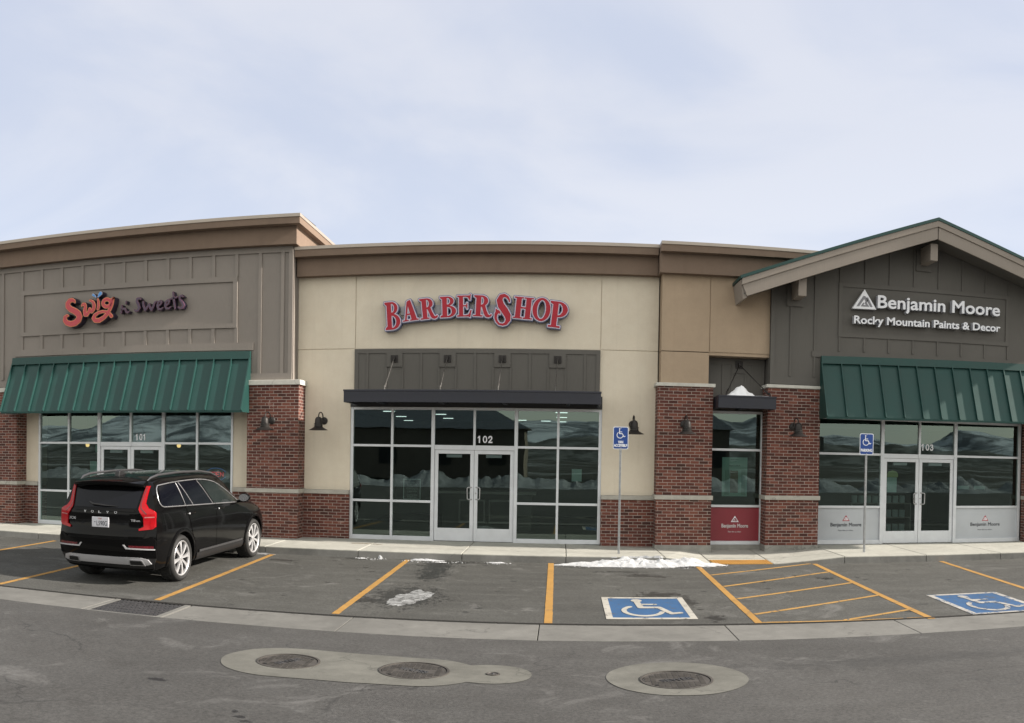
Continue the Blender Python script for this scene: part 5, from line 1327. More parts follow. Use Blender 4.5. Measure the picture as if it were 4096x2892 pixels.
# ------------------------------------------------------------------ things on and behind the glass
def paper(x0, x1, z0, z1, y, mat, label, name='paper_notice', cat='notice', build=None, extra=()):
    e = obj(name, MB().box(x0, x1, y, y + .003, z0, z1), M[mat], label=label, cat=cat, org=((x0 + x1) / 2, y, z0))
    if build: build(e)
    return e
def curtains(e):
    mb = MB()
    for k in range(5): x = 3.80 + .022 * k; mb.add([(x, .014, 1.19), (x + .016, .014, 1.19), (x + .03 + .012 * k, .014, 1.78), (x + .012 + .012 * k, .014, 1.78)], [(0, 1, 2, 3)])
    for k in range(4): x = 4.20 + .026 * k; mb.box(x, x + .014, .0135, .0145, 1.19, 1.78)
    obj('curtain_picture', mb, M['curtain'], e)
    mb = MB(); mb.box(3.93, 4.12, .0138, .0148, 1.24, 1.76); obj('wall_picture', mb, M['amber'], e)
    mb = MB(); put(mb, text_geo('Benjamin Moore', .032, .001, .01, .19), 4.035, .0145, 2.01); put(mb, text_geo('Paint like no other.', .02, .001, .0, .09), 4.035, .0145, 1.975); put(mb, text_geo('NATURA', .05, .001, .0, .26), 4.035, .0145, 1.86); obj('lettering', mb, M['textdark'], e)
paper(3.735, 4.34, 1.155, 2.075, .015, 'paper', 'pale poster of curtains hanging in the narrow window', 'poster', 'poster', curtains)
def notice(e):
    mb = MB(); x0, x1, z0, z1 = -3.715, -3.31, .955, 1.44
    for b in ((x0, x1, z0, z0 + .014), (x0, x1, z1 - .014, z1), (x0, x0 + .014, z0 + .0145, z1 - .0145), (x1 - .014, x1, z0 + .0145, z1 - .0145)): mb.box(b[0], b[1], .0065, .0135, b[2], b[3])
    obj('notice_frame', mb, M['frame'], e)
    mb = MB()
    for s, w_, z, sz in (("DAVE'S", .13, 1.335, .045), ('BARBER SHOP', .24, 1.285, .05), ('OF', .05, 1.24, .045), ('SOUTH JORDAN', .29, 1.19, .05), ('COMING SOON', .24, 1.13, .05), ('@ SOUTHJORDAN', .25, 1.045, .045), ('BARBERS LLC', .22, 1.0, .045)): put(mb, text_geo(s, sz, .001, .008, w_), (x0 + x1) / 2, .0085, z)
    obj('lettering', mb, M['noticetext'], e)
paper(-3.715, -3.31, .955, 1.44, .0095, 'noticeblack', 'black framed notice in the barber window reading barber shop coming soon', 'notice_board', 'notice', notice)
paper(.215, .445, 1.45, 1.735, .012, 'paperwhite', 'blank white sheet taped inside the barber window by the van accessible sign')
paper(-12.02, -11.76, 1.3, 1.735, -.085, 'paper', 'pale green sheet taped inside the sweets window above the SUV roof')
paper(-11.85, -11.75, 1.97, 2.17, -.085, 'paper', 'small pale green card stuck high beside the sweets shop doors')
def menu(e):
    mb = MB(); mb.prism([(7.93, 1.66), (8.22, 1.66), (8.22, 1.74), (8.18, 1.80), (8.075, 1.83), (7.97, 1.80), (7.93, 1.74)], YP + .012, YP + .018); obj('header_card', mb, bpy.data.materials.get('pale_yellow_card') or plain('pale_yellow_card', (.36, .44, .22), .7), e)
paper(7.93, 8.19, 1.28, 1.655, YP + .012, 'paper', 'opening hours sheet with a rounded yellow green header on the paint shop door', build=menu)
for (x0, x1, z0, z1) in ((10.30, 10.64, 1.34, 1.44), (10.78, 11.12, 1.34, 1.44)):
    paper(x0, x1, z0, z1, YP + .9, 'paperwhite', 'small white card inside the paint shop window, ' + ('nearer to' if x0 < 10.5 else 'farther from') + ' the doors', 'display_card', 'card')
# neon sign
NE = empty('open_sign', (-8.46, YA + .12, 1.4), 'red and blue neon OPEN sign in the sweets window', 'neon sign')
def neon(name, polys, mat, r):
    mb = MB()
    for P_ in polys: mb.tube([(x, YA + .12, z) for x, z in P_], r, 8)
    obj(name, mb, M[mat], NE, smooth=60)
def lt(P_, x, z, k=1.0, w_=.075, h_=.105): return [(x + a * w_, z + b * h_) for a, b in P_]
zN = 1.40
neon('neon_letters', [lt([(0, 0), (0, 1), (1, 1), (1, 0), (0, 0)], -8.645, zN), lt([(0, 0), (0, 1), (1, 1), (1, .45), (0, .45)], -8.54, zN), lt([(1, 0), (0, 0), (0, 1), (1, 1)], -8.435, zN), lt([(0, .5), (.8, .5)], -8.435, zN), lt([(0, 0), (0, 1), (1, 0), (1, 1)], -8.33, zN)], 'neonred', .008)
neon('neon_ring', [[(-8.45 + .275 * math.cos(R(a)), zN + .052 + .155 * math.sin(R(a))) for a in range(20, 161, 10)], [(-8.45 + .275 * math.cos(R(a)), zN + .052 + .155 * math.sin(R(a))) for a in range(200, 341, 10)]], 'neonblue', .006)
# furniture seen through the glass
e = empty('counter', (-2.0, 3.2, 0), 'pale reception counter seen through the barber doors', 'counter')
obj('worktop', MB().box(-3.3, -.7, 3.0, 3.7, .98, 1.05), M['counter'], e); obj('front_panel', MB().box(-3.2, -.8, 3.1, 3.6, 0, .979), M['interior'], e)
mb = MB()
for a, b in ((-2.75, -2.05), (-1.95, -1.25)): mb.box(a, b, 3.085, 3.099, .2, .25); mb.box(a, b, 3.085, 3.099, .78, .83); mb.box(a, a + .04, 3.085, 3.099, .251, .779); mb.box(b - .04, b, 3.085, 3.099, .251, .779)
obj('panel_moulding', mb, M['counter'], e)
e = empty('display_shelf', (8.8, 3.0, 0), 'dim paint can shelving seen through the paint shop doors', 'shelving')
mb = MB()
for z in (.05, .45, .85): mb.box(7.9, 9.7, 2.9, 3.3, z, z + .03)
for x in (7.9, 8.8, 9.67): mb.box(x, x + .03, 2.9, 3.3, .081, .449); mb.box(x, x + .03, 2.9, 3.3, .481, .849)
obj('shelf', mb, M['counter'], e)
mb = MB()
for z in (.081, .481, .881):
    for k in range(8): mb.lathe([(.0001, z), (.085, z), (.085, z + .2), (.0001, z + .2)], (8.03 + k * .205, 3.02, 0), 14)
obj('paint_can', mb, M['paperwhite'], e, smooth=40)
e = empty('cafe_chair', (-13.2, 1.1, 0), 'metal cafe chair seen through a low pane of the sweets window', 'chair')
mb = MB(); mb.tube([(-13.35, 1.0, 0), (-13.22, 1.1, .80), (-13.19, 1.1, .86), (-12.86, 1.1, .86), (-12.82, 1.1, .80), (-12.84, 1.0, 0)], .014, 8); mb.tube([(-13.36, .75, 0), (-13.26, .75, .45), (-12.86, .75, .45), (-12.84, .75, 0)], .014, 8); obj('chair_frame', mb, M['rod'], e, smooth=60)
mb = MB(); mb.box(-13.26, -12.84, .72, 1.08, .455, .485); obj('seat', mb, M['darkmetal'], e)
# snow on the short canopy
heap('snow_heap', 3.99, -.82, .36, .22, .20, 'pointed cone of snow sitting on the short canopy', M['snow_lightened'], seed=21, cat='snow heap', edge=.3, rough=.55, zfun=lambda x, y: 3.432, pk=[(3.97, -.82, .115, .12), (4.08, -.80, .03, .08)])
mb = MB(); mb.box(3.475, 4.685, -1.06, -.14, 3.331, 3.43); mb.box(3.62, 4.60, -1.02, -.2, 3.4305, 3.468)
obj('snow_layer', mb, M['snow_lightened'], label='thin flat layer of snow filling the top of the short canopy', cat='snow layer', org=(4.08, -.6, 3.331), bev=.012)
# ------------------------------------------------------------------ the black SUV
M['carpaint'] = plain('black_car_paint', (0.0035, 0.0034, 0.0036), 0.10, 0, 0.05, 3, 0, 1, 0, 0.08, 0.14)
M['carglass'] = plain('dark_car_glass', (0.004, 0.0045, 0.007), 0.12, 0, 0.02, 3, 0, 1, 0, 0.22, 0.0)
M['carglass_front'] = plain('lighter_car_glass', (0.011, 0.014, 0.014), 0.12, 0, 0.1, 3, 0, 1, 0, 0.3, 0.0)
M['carplastic'] = plain('black_car_plastic', (0.010, 0.010, 0.011), 0.5, 0, 0.1, 6)
M['chrome'] = plain('chrome_trim', (0.42, 0.42, 0.44), 0.28, 0.75, 0.04, 6)
M['satin'] = plain('satin_silver_trim', (0.42, 0.42, 0.44), 0.42, 0.35, 0.05, 4)
M['bright'] = plain('bright_trim', (0.42, 0.42, 0.44), 0.35, 0.2, 0.03, 6)
M['rail'] = plain('dark_satin_rail', (0.085, 0.085, 0.09), 0.4, 0.6, 0.05, 4)
M['alloy'] = plain('silver_alloy', (0.40, 0.40, 0.41), 0.36, 0.4, 0.04, 6)
M['rubber'] = plain('tyre_rubber', (0.013, 0.013, 0.013), 0.75, 0, 0.25, 12, 0.3, 60, 0.003)
M['lamp_red'] = plain('red_tail_lamp', (0.30, 0.002, 0.006), 0.2, 0, 0.10, 14, 0, 1, 0, 0.25, 0.15)
M['lamp_dark'] = plain('dark_red_reflector', (0.085, 0.002, 0.006), 0.25, 0, 0.2, 14, 0, 1, 0, 0.6, 0.6)
M['lamp_clear'] = plain('pale_lamp_lens', (0.36, 0.13, 0.13), 0.2, 0, 0.2, 14, 0, 1, 0, 0.6, 0.6)
M['plate'] = plain('licence_plate_white', (0.50, 0.50, 0.54), 0.5, 0, 0.03, 5)
M['platered'] = plain('plate_red_print', (0.30, 0.06, 0.04), 0.6)
SUV = empty('parked_suv', (-7.295, -4.88, gz(-4.88)), 'shiny black SUV parked nose in at the kerb, tail lights towards the viewer', 'car', None, (0.0172, 0, R(-1.8)))
ORG[SUV.name] = (0, 0, 0)
SX = .99
YS = [-2.35, -2.0, -1.5, -.8, 0.0, .45, .85, 1.2, 1.7, 2.15, 2.42]
def pchip(xs, ys):
    n = len(xs); h = [xs[i + 1] - xs[i] for i in range(n - 1)]; d = [(ys[i + 1] - ys[i]) / h[i] for i in range(n - 1)]; m = [0] * n
    m[0], m[-1] = d[0], d[-1]
    for i in range(1, n - 1): m[i] = 0 if d[i - 1] * d[i] <= 0 else 2 * d[i - 1] * d[i] / (d[i - 1] + d[i])
    def f(x):
        x = min(max(x, xs[0]), xs[-1]); i = 0
        while i < n - 2 and x > xs[i + 1]: i += 1
        t = (x - xs[i]) / h[i]
        return ys[i] * (2 * t ** 3 - 3 * t * t + 1) + h[i] * m[i] * (t ** 3 - 2 * t * t + t) + ys[i + 1] * (3 * t * t - 2 * t ** 3) + h[i] * m[i + 1] * (t ** 3 - t * t)
    return f
_yc = pchip([.27, .45, .66, .86, .95, 1.10, 1.25, 1.34, 1.60, 1.72, 1.84], [-2.58, -2.70, -2.755, -2.765, -2.735, -2.72, -2.715, -2.675, -2.555, -2.49, -2.42])
def rear(x, z): return _yc(z) + .15 * abs(x / .95) ** 3.2
rows = {  # control: (x list, z list) along YS
 1: ([.78] * 11, [.27] * 11),
 2: ([.90, .93, .945, .945, .945, .945, .945, .945, .94, .91, .84], [.31] * 11),
 3: ([.975, .99, .992, .985, .985, .985, .985, .988, .992, .965, .90], [.56] * 11),
 4: ([.985, 1.0, 1.003, .998, .998, .998, .998, 1.0, 1.0, .965, .89], [.95, .95, .95, .94, .93, .92, .91, .91, .89, .84, .76]),
 5: ([.955, .965, .968, .968, .965, .965, .965, .955, .945, .915, .85], [1.22, 1.21, 1.20, 1.19, 1.175, 1.165, 1.155, 1.14, 1.09, 1.0, .88]),
 6: ([.915, .925, .93, .93, .93, .93, .925, .91, .895, .87, .80], [1.335, 1.325, 1.31, 1.285, 1.255, 1.24, 1.22, 1.19, 1.14, 1.04, .915]),
 7: ([.845, .855, .862, .864, .864, .868, .887, .885, .87, .84, .77], [1.55, 1.55, 1.55, 1.54, 1.51, 1.43, 1.29, 1.215, 1.165, 1.07, .945]),
 8: ([.765, .775, .785, .788, .786, .805, .85, .845, .83, .80, .72], [1.695, 1.725, 1.735, 1.738, 1.715, 1.59, 1.35, 1.23, 1.18, 1.085, .96]),
 9: ([.68, .69, .70, .705, .70, .73, .78, .78, .765, .73, .64], [1.765, 1.80, 1.81, 1.815, 1.795, 1.675, 1.41, 1.24, 1.19, 1.095, .975]),
 10: ([.40, .40, .40, .40, .40, .40, .42, .42, .40, .40, .38], [1.815, 1.85, 1.86, 1.865, 1.845, 1.755, 1.515, 1.285, 1.23, 1.145, 1.02]),
 11: ([0] * 11, [1.825, 1.862, 1.875, 1.88, 1.86, 1.77, 1.53, 1.29, 1.235, 1.15, 1.025]),
}
xr = [0, .76, .86, .945, .95, .93, .895, .815, .735, .655, .39, 0]
xf = [0, .62, .70, .76, .74, .70, .66, .63, .58, .52, .3, 0]
CT = []
ring = []
for c in range(1, 12): z = rows[c][1][0]; ring.append((xr[c], rear(xr[c], z), z))
CT.append(ring)
for i, y in enumerate(YS): CT.append([(rows[c][0][i], y, rows[c][1][i]) for c in range(1, 12)])
CT.append([(xf[c], 2.66 - .16 * abs(xf[c]) ** 2, rows[c][1][-1] * (.97 if c > 3 else 1) - (.06 if c > 3 else 0)) for c in range(1, 12)])
CT = np.array(CT); NS, NC = CT.shape[:2]
PC = [[pchip(list(range(NS)), list(CT[:, c, k])) for k in range(3)] for c in range(NC)]
def SURF(u, v):
    i = min(int(v), NC - 2); t = v - i
    P = [np.array([f(u) for f in PC[min(max(k, 0), NC - 1)]]) for k in (i - 1, i, i + 1, i + 2)]
    if i - 1 < 0: P[0] = 2 * P[1] - P[2]
    if i + 2 > NC - 1: P[3] = P[1] * (-1, 1, 1)
    m1, m2 = (P[2] - P[0]) * .42, (P[3] - P[1]) * .42
    return P[1] * (2 * t ** 3 - 3 * t * t + 1) + m1 * (t ** 3 - 2 * t * t + t) + P[2] * (3 * t * t - 2 * t ** 3) + m2 * (t ** 3 - t * t)
def u_of_y(y): return float(np.interp(y, YS, range(1, NS - 1)))
_side_cache = {}
def side_x(y, z, lo=0, hi=8):
    if y < YS[0]:
        f = min(1, (YS[0] - y) / .38); return side_x(YS[0], z) * (1 - f) + f * .93 * side_x(YS[0], z)
    u = u_of_y(y); a, b = lo, hi
    for _ in range(22):
        m = (a + b) / 2
        if SURF(u, m)[2] < z: a = m
        else: b = m
    return float(SURF(u, (a + b) / 2)[0])
# closed body shell
NU, NV = 78, 46
us = np.concatenate([np.linspace(0, 1, 6)[:-1], np.linspace(1, NS - 2, NU - 12), np.linspace(NS - 2, NS - 1, 7)[1:]])
vs = np.linspace(0, NC - 1, NV); mb = MB(); nu = len(us)
G2 = [[SURF(u, v) for v in vs] for u in us]
ringn = 2 * NV - 1
for r_ in G2:
    for p in r_: mb.v.append((p[0] * SX, p[1], p[2]))
    for p in r_[-2::-1]: mb.v.append((-p[0] * SX, p[1], p[2]))
for i in range(nu - 1):
    for j in range(ringn): mb.face(i * ringn + j, i * ringn + (j + 1) % ringn, (i + 1) * ringn + (j + 1) % ringn, (i + 1) * ringn + j)
# rear face follows the rear surface, front face is a fan
NCOL = 20
for j in range(NV - 1):
    za, zb = G2[0][j], G2[0][j + 1]
    for k in range(NCOL):
        f0, f1 = 1 - 2 * k / NCOL, 1 - 2 * (k + 1) / NCOL
        q = [(p[0] * f * SX, rear(p[0] * f, p[2]), p[2]) for p, f in ((za, f0), (za, f1), (zb, f1), (zb, f0))]
        mb.add(q, [(0, 1, 2, 3)])
b = len(mb.v); p0 = G2[-1]
for j in range(NV - 1):
    za, zb = p0[j], p0[j + 1]
    mb.add([(za[0] * SX, za[1], za[2]), (-za[0] * SX, za[1], za[2]), (-zb[0] * SX, zb[1], zb[2]), (zb[0] * SX, zb[1], zb[2])], [(0, 1, 2, 3)])
me = mesh_from('body', mb, [M['carpaint'], M['carplastic']], smooth=38)
body = bpy.data.objects.new('body', me); COL.objects.link(body)
AX, WR = 1.70, .40
cut = []
for sx_ in (1, -1):
    for ay in (-AX, AX):
        c_ = MB(); c_.lathe([(.0001, sx_ * .55), (.47, sx_ * .55), (.47, sx_ * 1.3), (.0001, sx_ * 1.3)], (0, ay, WR), 48, 'x')
        cm = mesh_from('cutter', c_, [M['carplastic']]); co = bpy.data.objects.new('cutter', cm); COL.objects.link(co); cut.append(co)
        md = body.modifiers.new('arch', 'BOOLEAN'); md.operation = 'DIFFERENCE'; md.object = co; md.solver = 'EXACT'
dg = bpy.context.evaluated_depsgraph_get(); me2 = bpy.data.meshes.new_from_object(body.evaluated_get(dg))
bpy.data.objects.remove(body)
for co in cut: bpy.data.objects.remove(co)
me2.name = 'body'; body = bpy.data.objects.new('body', me2); COL.objects.link(body); body.parent = SUV
for p in me2.polygons: p.use_smooth = True
me2.set_sharp_from_angle(angle=R(38))

def spatch(yf, zf, nu, nv, off, sd, edge=.0):
    """patch on the body side; yf(p,q), zf(p,q) give side coordinates"""
    mb = MB(); Gd = []
    for i in range(nu):
        for j in range(nv):
            p, q = i / (nu - 1), j / (nv - 1); y, z = yf(p, q), zf(p, q)
            Gd.append((sd * SX * (side_x(y, z) + off), y, z))
    mb.v = Gd
    for i in range(nu - 1):
        for j in range(nv - 1): mb.face(i * nv + j, (i + 1) * nv + j, (i + 1) * nv + j + 1, i * nv + j + 1)
    # folded edge so the panel has thickness
    per = [(i, 0) for i in range(nu)] + [(nu - 1, j) for j in range(1, nv)] + [(i, nv - 1) for i in range(nu - 2, -1, -1)] + [(0, j) for j in range(nv - 2, 0, -1)]
    b = len(mb.v)
    for i, j in per: p = Gd[i * nv + j]; mb.v.append((p[0] - sd * .012, p[1], p[2]))
    n = len(per)
    for k in range(n):
        i, j = per[k]; i2, j2 = per[(k + 1) % n]
        mb.face(i * nv + j, i2 * nv + j2, b + (k + 1) % n, b + k)
    return mb
lerp = lambda a, b, t: a + (b - a) * t
zbelt = lambda y: 1.345 - (y + 2.4) * .0375
ATOP = pchip([-2.36, -2.22, -1.9, -1.5, -.8, -.35, .0, .22, .55, .85, .95], [1.60, 1.665, 1.69, 1.705, 1.71, 1.685, 1.625, 1.55, 1.415, 1.275, 1.225])
def wpatch(b0, b1, t0, t1, sd, off=.006, nu=14):
    yf = lambda p, q: lerp(lerp(b0, b1, p), lerp(t0, t1, p), q)
    def zf(p, q):
        zb, zt = zbelt(lerp(b0, b1, p)), max(ATOP(lerp(t0, t1, p)), zbelt(lerp(b0, b1, p)) + .004); return lerp(zb, zt, q)
    return spatch(yf, zf, nu, 9, off, sd)
ARC = lambda z, r=.565: math.sqrt(max(0, r * r - (z - .40) ** 2))
for sd in (1, -1):
    # doors with their windows and handles
    def rdl(q):
        z = lerp(.45, 1.325, q)
        return -AX + ARC(z) if z < .80 else lerp(-AX + ARC(.80), -1.50, (z - .80) / .525)
    d1 = obj('door', spatch(lambda p, q: lerp(rdl(q), -.262, p), lambda p, q: lerp(.45, zbelt(lerp(rdl(q), -.262, p)) - .02, q), 22, 20, .007, sd), M['carpaint'], SUV, local=True, smooth=40)
    def fdr(q):
        z = lerp(.45, 1.2, q); return AX - ARC(z, .60) - .02 if z < .72 else lerp(AX - ARC(.72, .60) - .02, 1.03, min(1, (z - .72) / .3))
    d2 = obj('door', spatch(lambda p, q: lerp(-.248, fdr(q), p), lambda p, q: lerp(.45, zbelt(lerp(-.248, fdr(q), p)) - .02, q), 22, 20, .007, sd), M['carpaint'], SUV, local=True, smooth=40)
    obj('window_pane', wpatch(-1.46, -1.20, -1.61, -1.55, sd, .010), M['carglass'], d1, local=True, smooth=40)
    obj('window_pane', wpatch(-1.16, -.34, -1.52, -.80, sd, .010), M['carglass'], d1, local=True, smooth=40)
    obj('window_pane', wpatch(-.24, .94, -.70, .93, sd, .010, 24), M['carglass_front'], d2, local=True, smooth=40)
    obj('quarter_window', wpatch(-2.36, -1.52, -2.27, -1.65, sd), M['carglass'], SUV, local=True, smooth=40)
    for (ya, yb, dd) in ((-1.48, -1.18, d1), (-.18, .14, d2)):
        zz = 1.155; mb = MB(); pts = [(sd * SX * (side_x(lerp(ya, yb, t), zz) + .004 + .045 * math.sin(math.pi * min(1, max(0, t))) ** .5), lerp(ya, yb, t), zz + .008 * t) for t in np.linspace(0, 1, 9)]
        mb.tube(pts, .014, 8); obj('door_handle', mb, M['carpaint'], dd, local=True, smooth=60)
        mb = MB(); c_ = (sd * SX * (side_x(ya, zz) + .030), ya + .02, zz); mb.lathe([(.0001, -.02), (.014, -.016), (.02, 0), (.014, .016), (.0001, .02)], c_, 10, 'x'); obj('handle_cap', mb, M['chrome'], dd, local=True, smooth=60)
    # chrome outline of the side windows and the pillar strips
    out_ = [(.98, zbelt(.98) - .012)] + [(y, zbelt(y) - .012) for y in np.linspace(.8, -2.28, 14)] + [(-2.345, zbelt(-2.35) + .005), (-2.385, zbelt(-2.35) + .05), (-2.40, 1.45), (-2.385, 1.56), (-2.35, 1.63), (-2.27, 1.682)] + [(y, ATOP(y) + .018) for y in (-2.1, -1.9, -1.5, -1.1, -.8, -.5, -.35, -.15, 0, .12, .22, .4, .55, .7, .85, .95)]
    mb = MB(); mb.tube([(sd * SX * (side_x(y, z) + .010), y, z) for y, z in out_], .010, 8); obj('window_trim', mb, M['chrome'], SUV, local=True, smooth=60)
    for (yb, yt) in ((-1.49, -1.635), (-1.18, -1.535), (-.315, -.775)):
        mb = MB(); mb.tube([(sd * SX * (side_x(lerp(yb, yt, t), lerp(zbelt(yb), ATOP(yt), t)) + .013), lerp(yb, yt, t), lerp(zbelt(yb), ATOP(yt), t)) for t in np.linspace(0, 1, 7)], .0075, 6); obj('pillar_trim', mb, M['chrome'], SUV, local=True, smooth=60)
    # sill with its bright strip
    mb = spatch(lambda p, q: lerp(-1.02, 1.02, p), lambda p, q: lerp(.435, .475, q), 16, 3, .028, sd); obj('sill_trim', mb, M['rail'], SUV, local=True, smooth=40)
    mb = spatch(lambda p, q: lerp(-1.10, 1.10, p), lambda p, q: lerp(.29, .425, q), 14, 4, .016, sd); obj('side_sill', mb, M['carplastic'], SUV, local=True, smooth=40)
    # wheel arch lips
    for ay in (-AX, AX):
        mb = MB(); n = 30
        for k in range(n + 1):
            a = R(-14 + 208 * k / n)
            for r_, dx in ((.458, -.05), (.466, .018), (.50, .024), (.525, .016), (.532, -.02)):
                y, z = ay + r_ * math.cos(a), max(.30, WR + r_ * math.sin(a)); mb.v.append((sd * SX * (min(1.0, side_x(min(y, 2.4), z)) + dx), y, z))
        for k in range(n):
            for j in range(4): b = k * 5 + j; mb.face(b, b + 1, b + 6, b + 5)
        obj('wheel_arch', mb, M['carpaint'], SUV, local=True, smooth=50)
    # roof rail
    mb = MB(); pr_ = [(.665, -2.40, 1.765), (.675, -2.30, 1.812), (.685, -2.05, 1.852), (.69, -1.25, 1.872), (.695, -.41, 1.862), (.70, .09, 1.815), (.72, .36, 1.735), (.735, .46, 1.685)]
    mb.tube([(sd * x * SX, y, z) for x, y, z in pr_], .022, 10, rs=[.006, .020, .023, .022, .022, .021, .016, .006]); obj('roof_rail', mb, M['rail'], SUV, local=True, smooth=60)
    # door mirror
    mb = MB(); c_ = (sd * 1.12, .80, 1.305)
    mb.grid(17, 13, lambda a, b: (c_[0] + .125 * math.cos(2 * math.pi * a) * math.sin(math.pi * b) ** .7, c_[1] + .10 * -math.cos(math.pi * b) if b > .5 else c_[1] - .035 * math.cos(math.pi * b), c_[2] + .085 * math.sin(2 * math.pi * a) * math.sin(math.pi * b) ** .7))
    mb.tube([(sd * .95, .84, 1.22), (sd * 1.06, .82, 1.25)], .03, 8); mr = obj('door_mirror', mb, M['carpaint'], SUV, local=True, smooth=60)
    mb = MB(); mb.v = [(c_[0] + .105 * math.cos(2 * math.pi * k / 24), c_[1] - .040, c_[2] + .07 * math.sin(2 * math.pi * k / 24)) for k in range(24)]; mb.face(*range(24)); obj('mirror_glass', mb, M['chrome'], mr, local=True)
# windscreen and bonnet line
mb = MB(); mb.grid(12, 15, lambda a, b: (lambda p: ((1 if b <= .5 else -1) * p[0] * SX, p[1] + .004, p[2] + .007))(SURF(u_of_y(lerp(.14, 1.06, a)), lerp(8.25, 10, 1 - abs(2 * b - 1))))); obj('windscreen', mb, M['carglass'], SUV, local=True, smooth=40)

# rear of the car
def rpoly(name, poly, off, mat, parent=SUV, th=.02, smooth=30, res=.03):
    """panel cut to an outline in (x, z) and bent over the rear surface"""
    xs, zs = [p[0] for p in poly], [p[1] for p in poly]; me_ = bmesh.new()
    n = len(poly); vs_ = [me_.verts.new((p[0], 0, p[1])) for p in poly]; me_.faces.new(vs_)
    for a in np.arange(min(xs) + res, max(xs), res * 1.6): g = me_.verts[:] + me_.edges[:] + me_.faces[:]; bmesh.ops.bisect_plane(me_, geom=g, plane_co=(a, 0, 0), plane_no=(1, 0, 0))
    for a in np.arange(min(zs) + res, max(zs), res * 1.6): g = me_.verts[:] + me_.edges[:] + me_.faces[:]; bmesh.ops.bisect_plane(me_, geom=g, plane_co=(0, 0, a), plane_no=(0, 0, 1))
    ex = bmesh.ops.extrude_face_region(me_, geom=me_.faces[:]); moved = [v for v in ex['geom'] if isinstance(v, bmesh.types.BMVert)]
    ms = set(moved)
    for v in me_.verts: x, z = v.co.x, v.co.z; v.co = (x * SX, rear(x, z) + (.006 if v not in ms else -off), z)
    bmesh.ops.recalc_face_normals(me_, faces=me_.faces[:])
    m_ = bpy.data.meshes.new(name); me_.to_mesh(m_); me_.free(); m_.materials.append(mat)
    for p in m_.polygons: p.use_smooth = True
    m_.set_sharp_from_angle(angle=R(smooth))
    o = bpy.data.objects.new(name, m_); COL.objects.link(o); o.parent = parent; ORG[o.name] = (0, 0, 0); return o
TG = rpoly('tailgate', [(-.76, .83), (.76, .83), (.80, .94), (.70, .99), (.73, 1.16), (.655, 1.30), (.70, 1.62), (-.70, 1.62), (-.655, 1.30), (-.73, 1.16), (-.70, .99), (-.80, .94)], .010, M['carpaint'])
rpoly('rear_window', [(-.61, 1.315), (.61, 1.315), (.645, 1.58), (.62, 1.60), (-.62, 1.60), (-.645, 1.58)], .016, M['carglass'], TG)
rpoly('tailgate_lip', [(-.60, 1.262), (.60, 1.262), (.58, 1.292), (-.58, 1.292)], .030, M['carpaint'], TG)
for s_ in (1, -1):
    f = lambda P_: [(s_ * x, z) for x, z in P_]
    tl_ = rpoly('tail_light', f([(.70, 1.685), (.755, 1.685), (.745, 1.50), (.745, 1.40), (.80, 1.33), (.915, 1.275), (.935, 1.25), (.94, 1.02), (.90, .985), (.68, .955), (.675, .985), (.755, 1.02), (.745, 1.17), (.655, 1.305), (.655, 1.34)]), .034, M['lamp_red'], SUV, res=.025)
    rpoly('lens_bar', f([(.765, 1.165), (.925, 1.175), (.925, 1.19), (.765, 1.185)]), .037, M['lamp_clear'], tl_)
    rpoly('lens_strip', f([(.685, 1.40), (.70, 1.33), (.80, 1.24), (.80, 1.22), (.69, 1.315), (.67, 1.39), (.715, 1.66), (.728, 1.66)]), .037, M['lamp_dark'], tl_)
    rpoly('lens_block', f([(.86, 1.0), (.925, 1.02), (.925, 1.15), (.86, 1.15)]), .0365, M['lamp_red'], tl_)
BM = rpoly('rear_bumper', [(-.95, .50), (.95, .50), (.952, .80), (.90, .86), (.80, .835), (.76, .80), (-.76, .80), (-.80, .835), (-.90, .86), (-.952, .80)], .020, M['carpaint'])
rpoly('lower_bumper', [(-.86, .31), (.86, .31), (.94, .50), (-.94, .50)], .012, M['carplastic'], BM)
SK = rpoly('skid_plate', [(-.80, .375), (-.86, .40), (-.82, .475), (-.70, .505), (.70, .505), (.82, .475), (.86, .40), (.80, .375)], .040, M['satin'])
for s_ in (1, -1):
    f = lambda P_: [(s_ * x, z) for x, z in P_]
    ex = rpoly('exhaust_tip', f([(.50, .365), (.76, .365), (.73, .45), (.71, .465), (.52, .465), (.50, .45)]), .052, M['chrome'], SK)
    rpoly('exhaust_mouth', f([(.515, .38), (.735, .38), (.715, .442), (.70, .45), (.53, .45), (.515, .44)]), .0535, M['hole'], ex)
    rf = rpoly('reflector', f([(.52, .665), (.92, .665), (.92, .705), (.50, .705)]), .024, M['lamp_dark'])
    rpoly('reflector_trim', f([(.40, .715), (.428, .715), (.475, .668), (.94, .658), (.94, .638), (.458, .644)]), .032, M['bright'], rf)
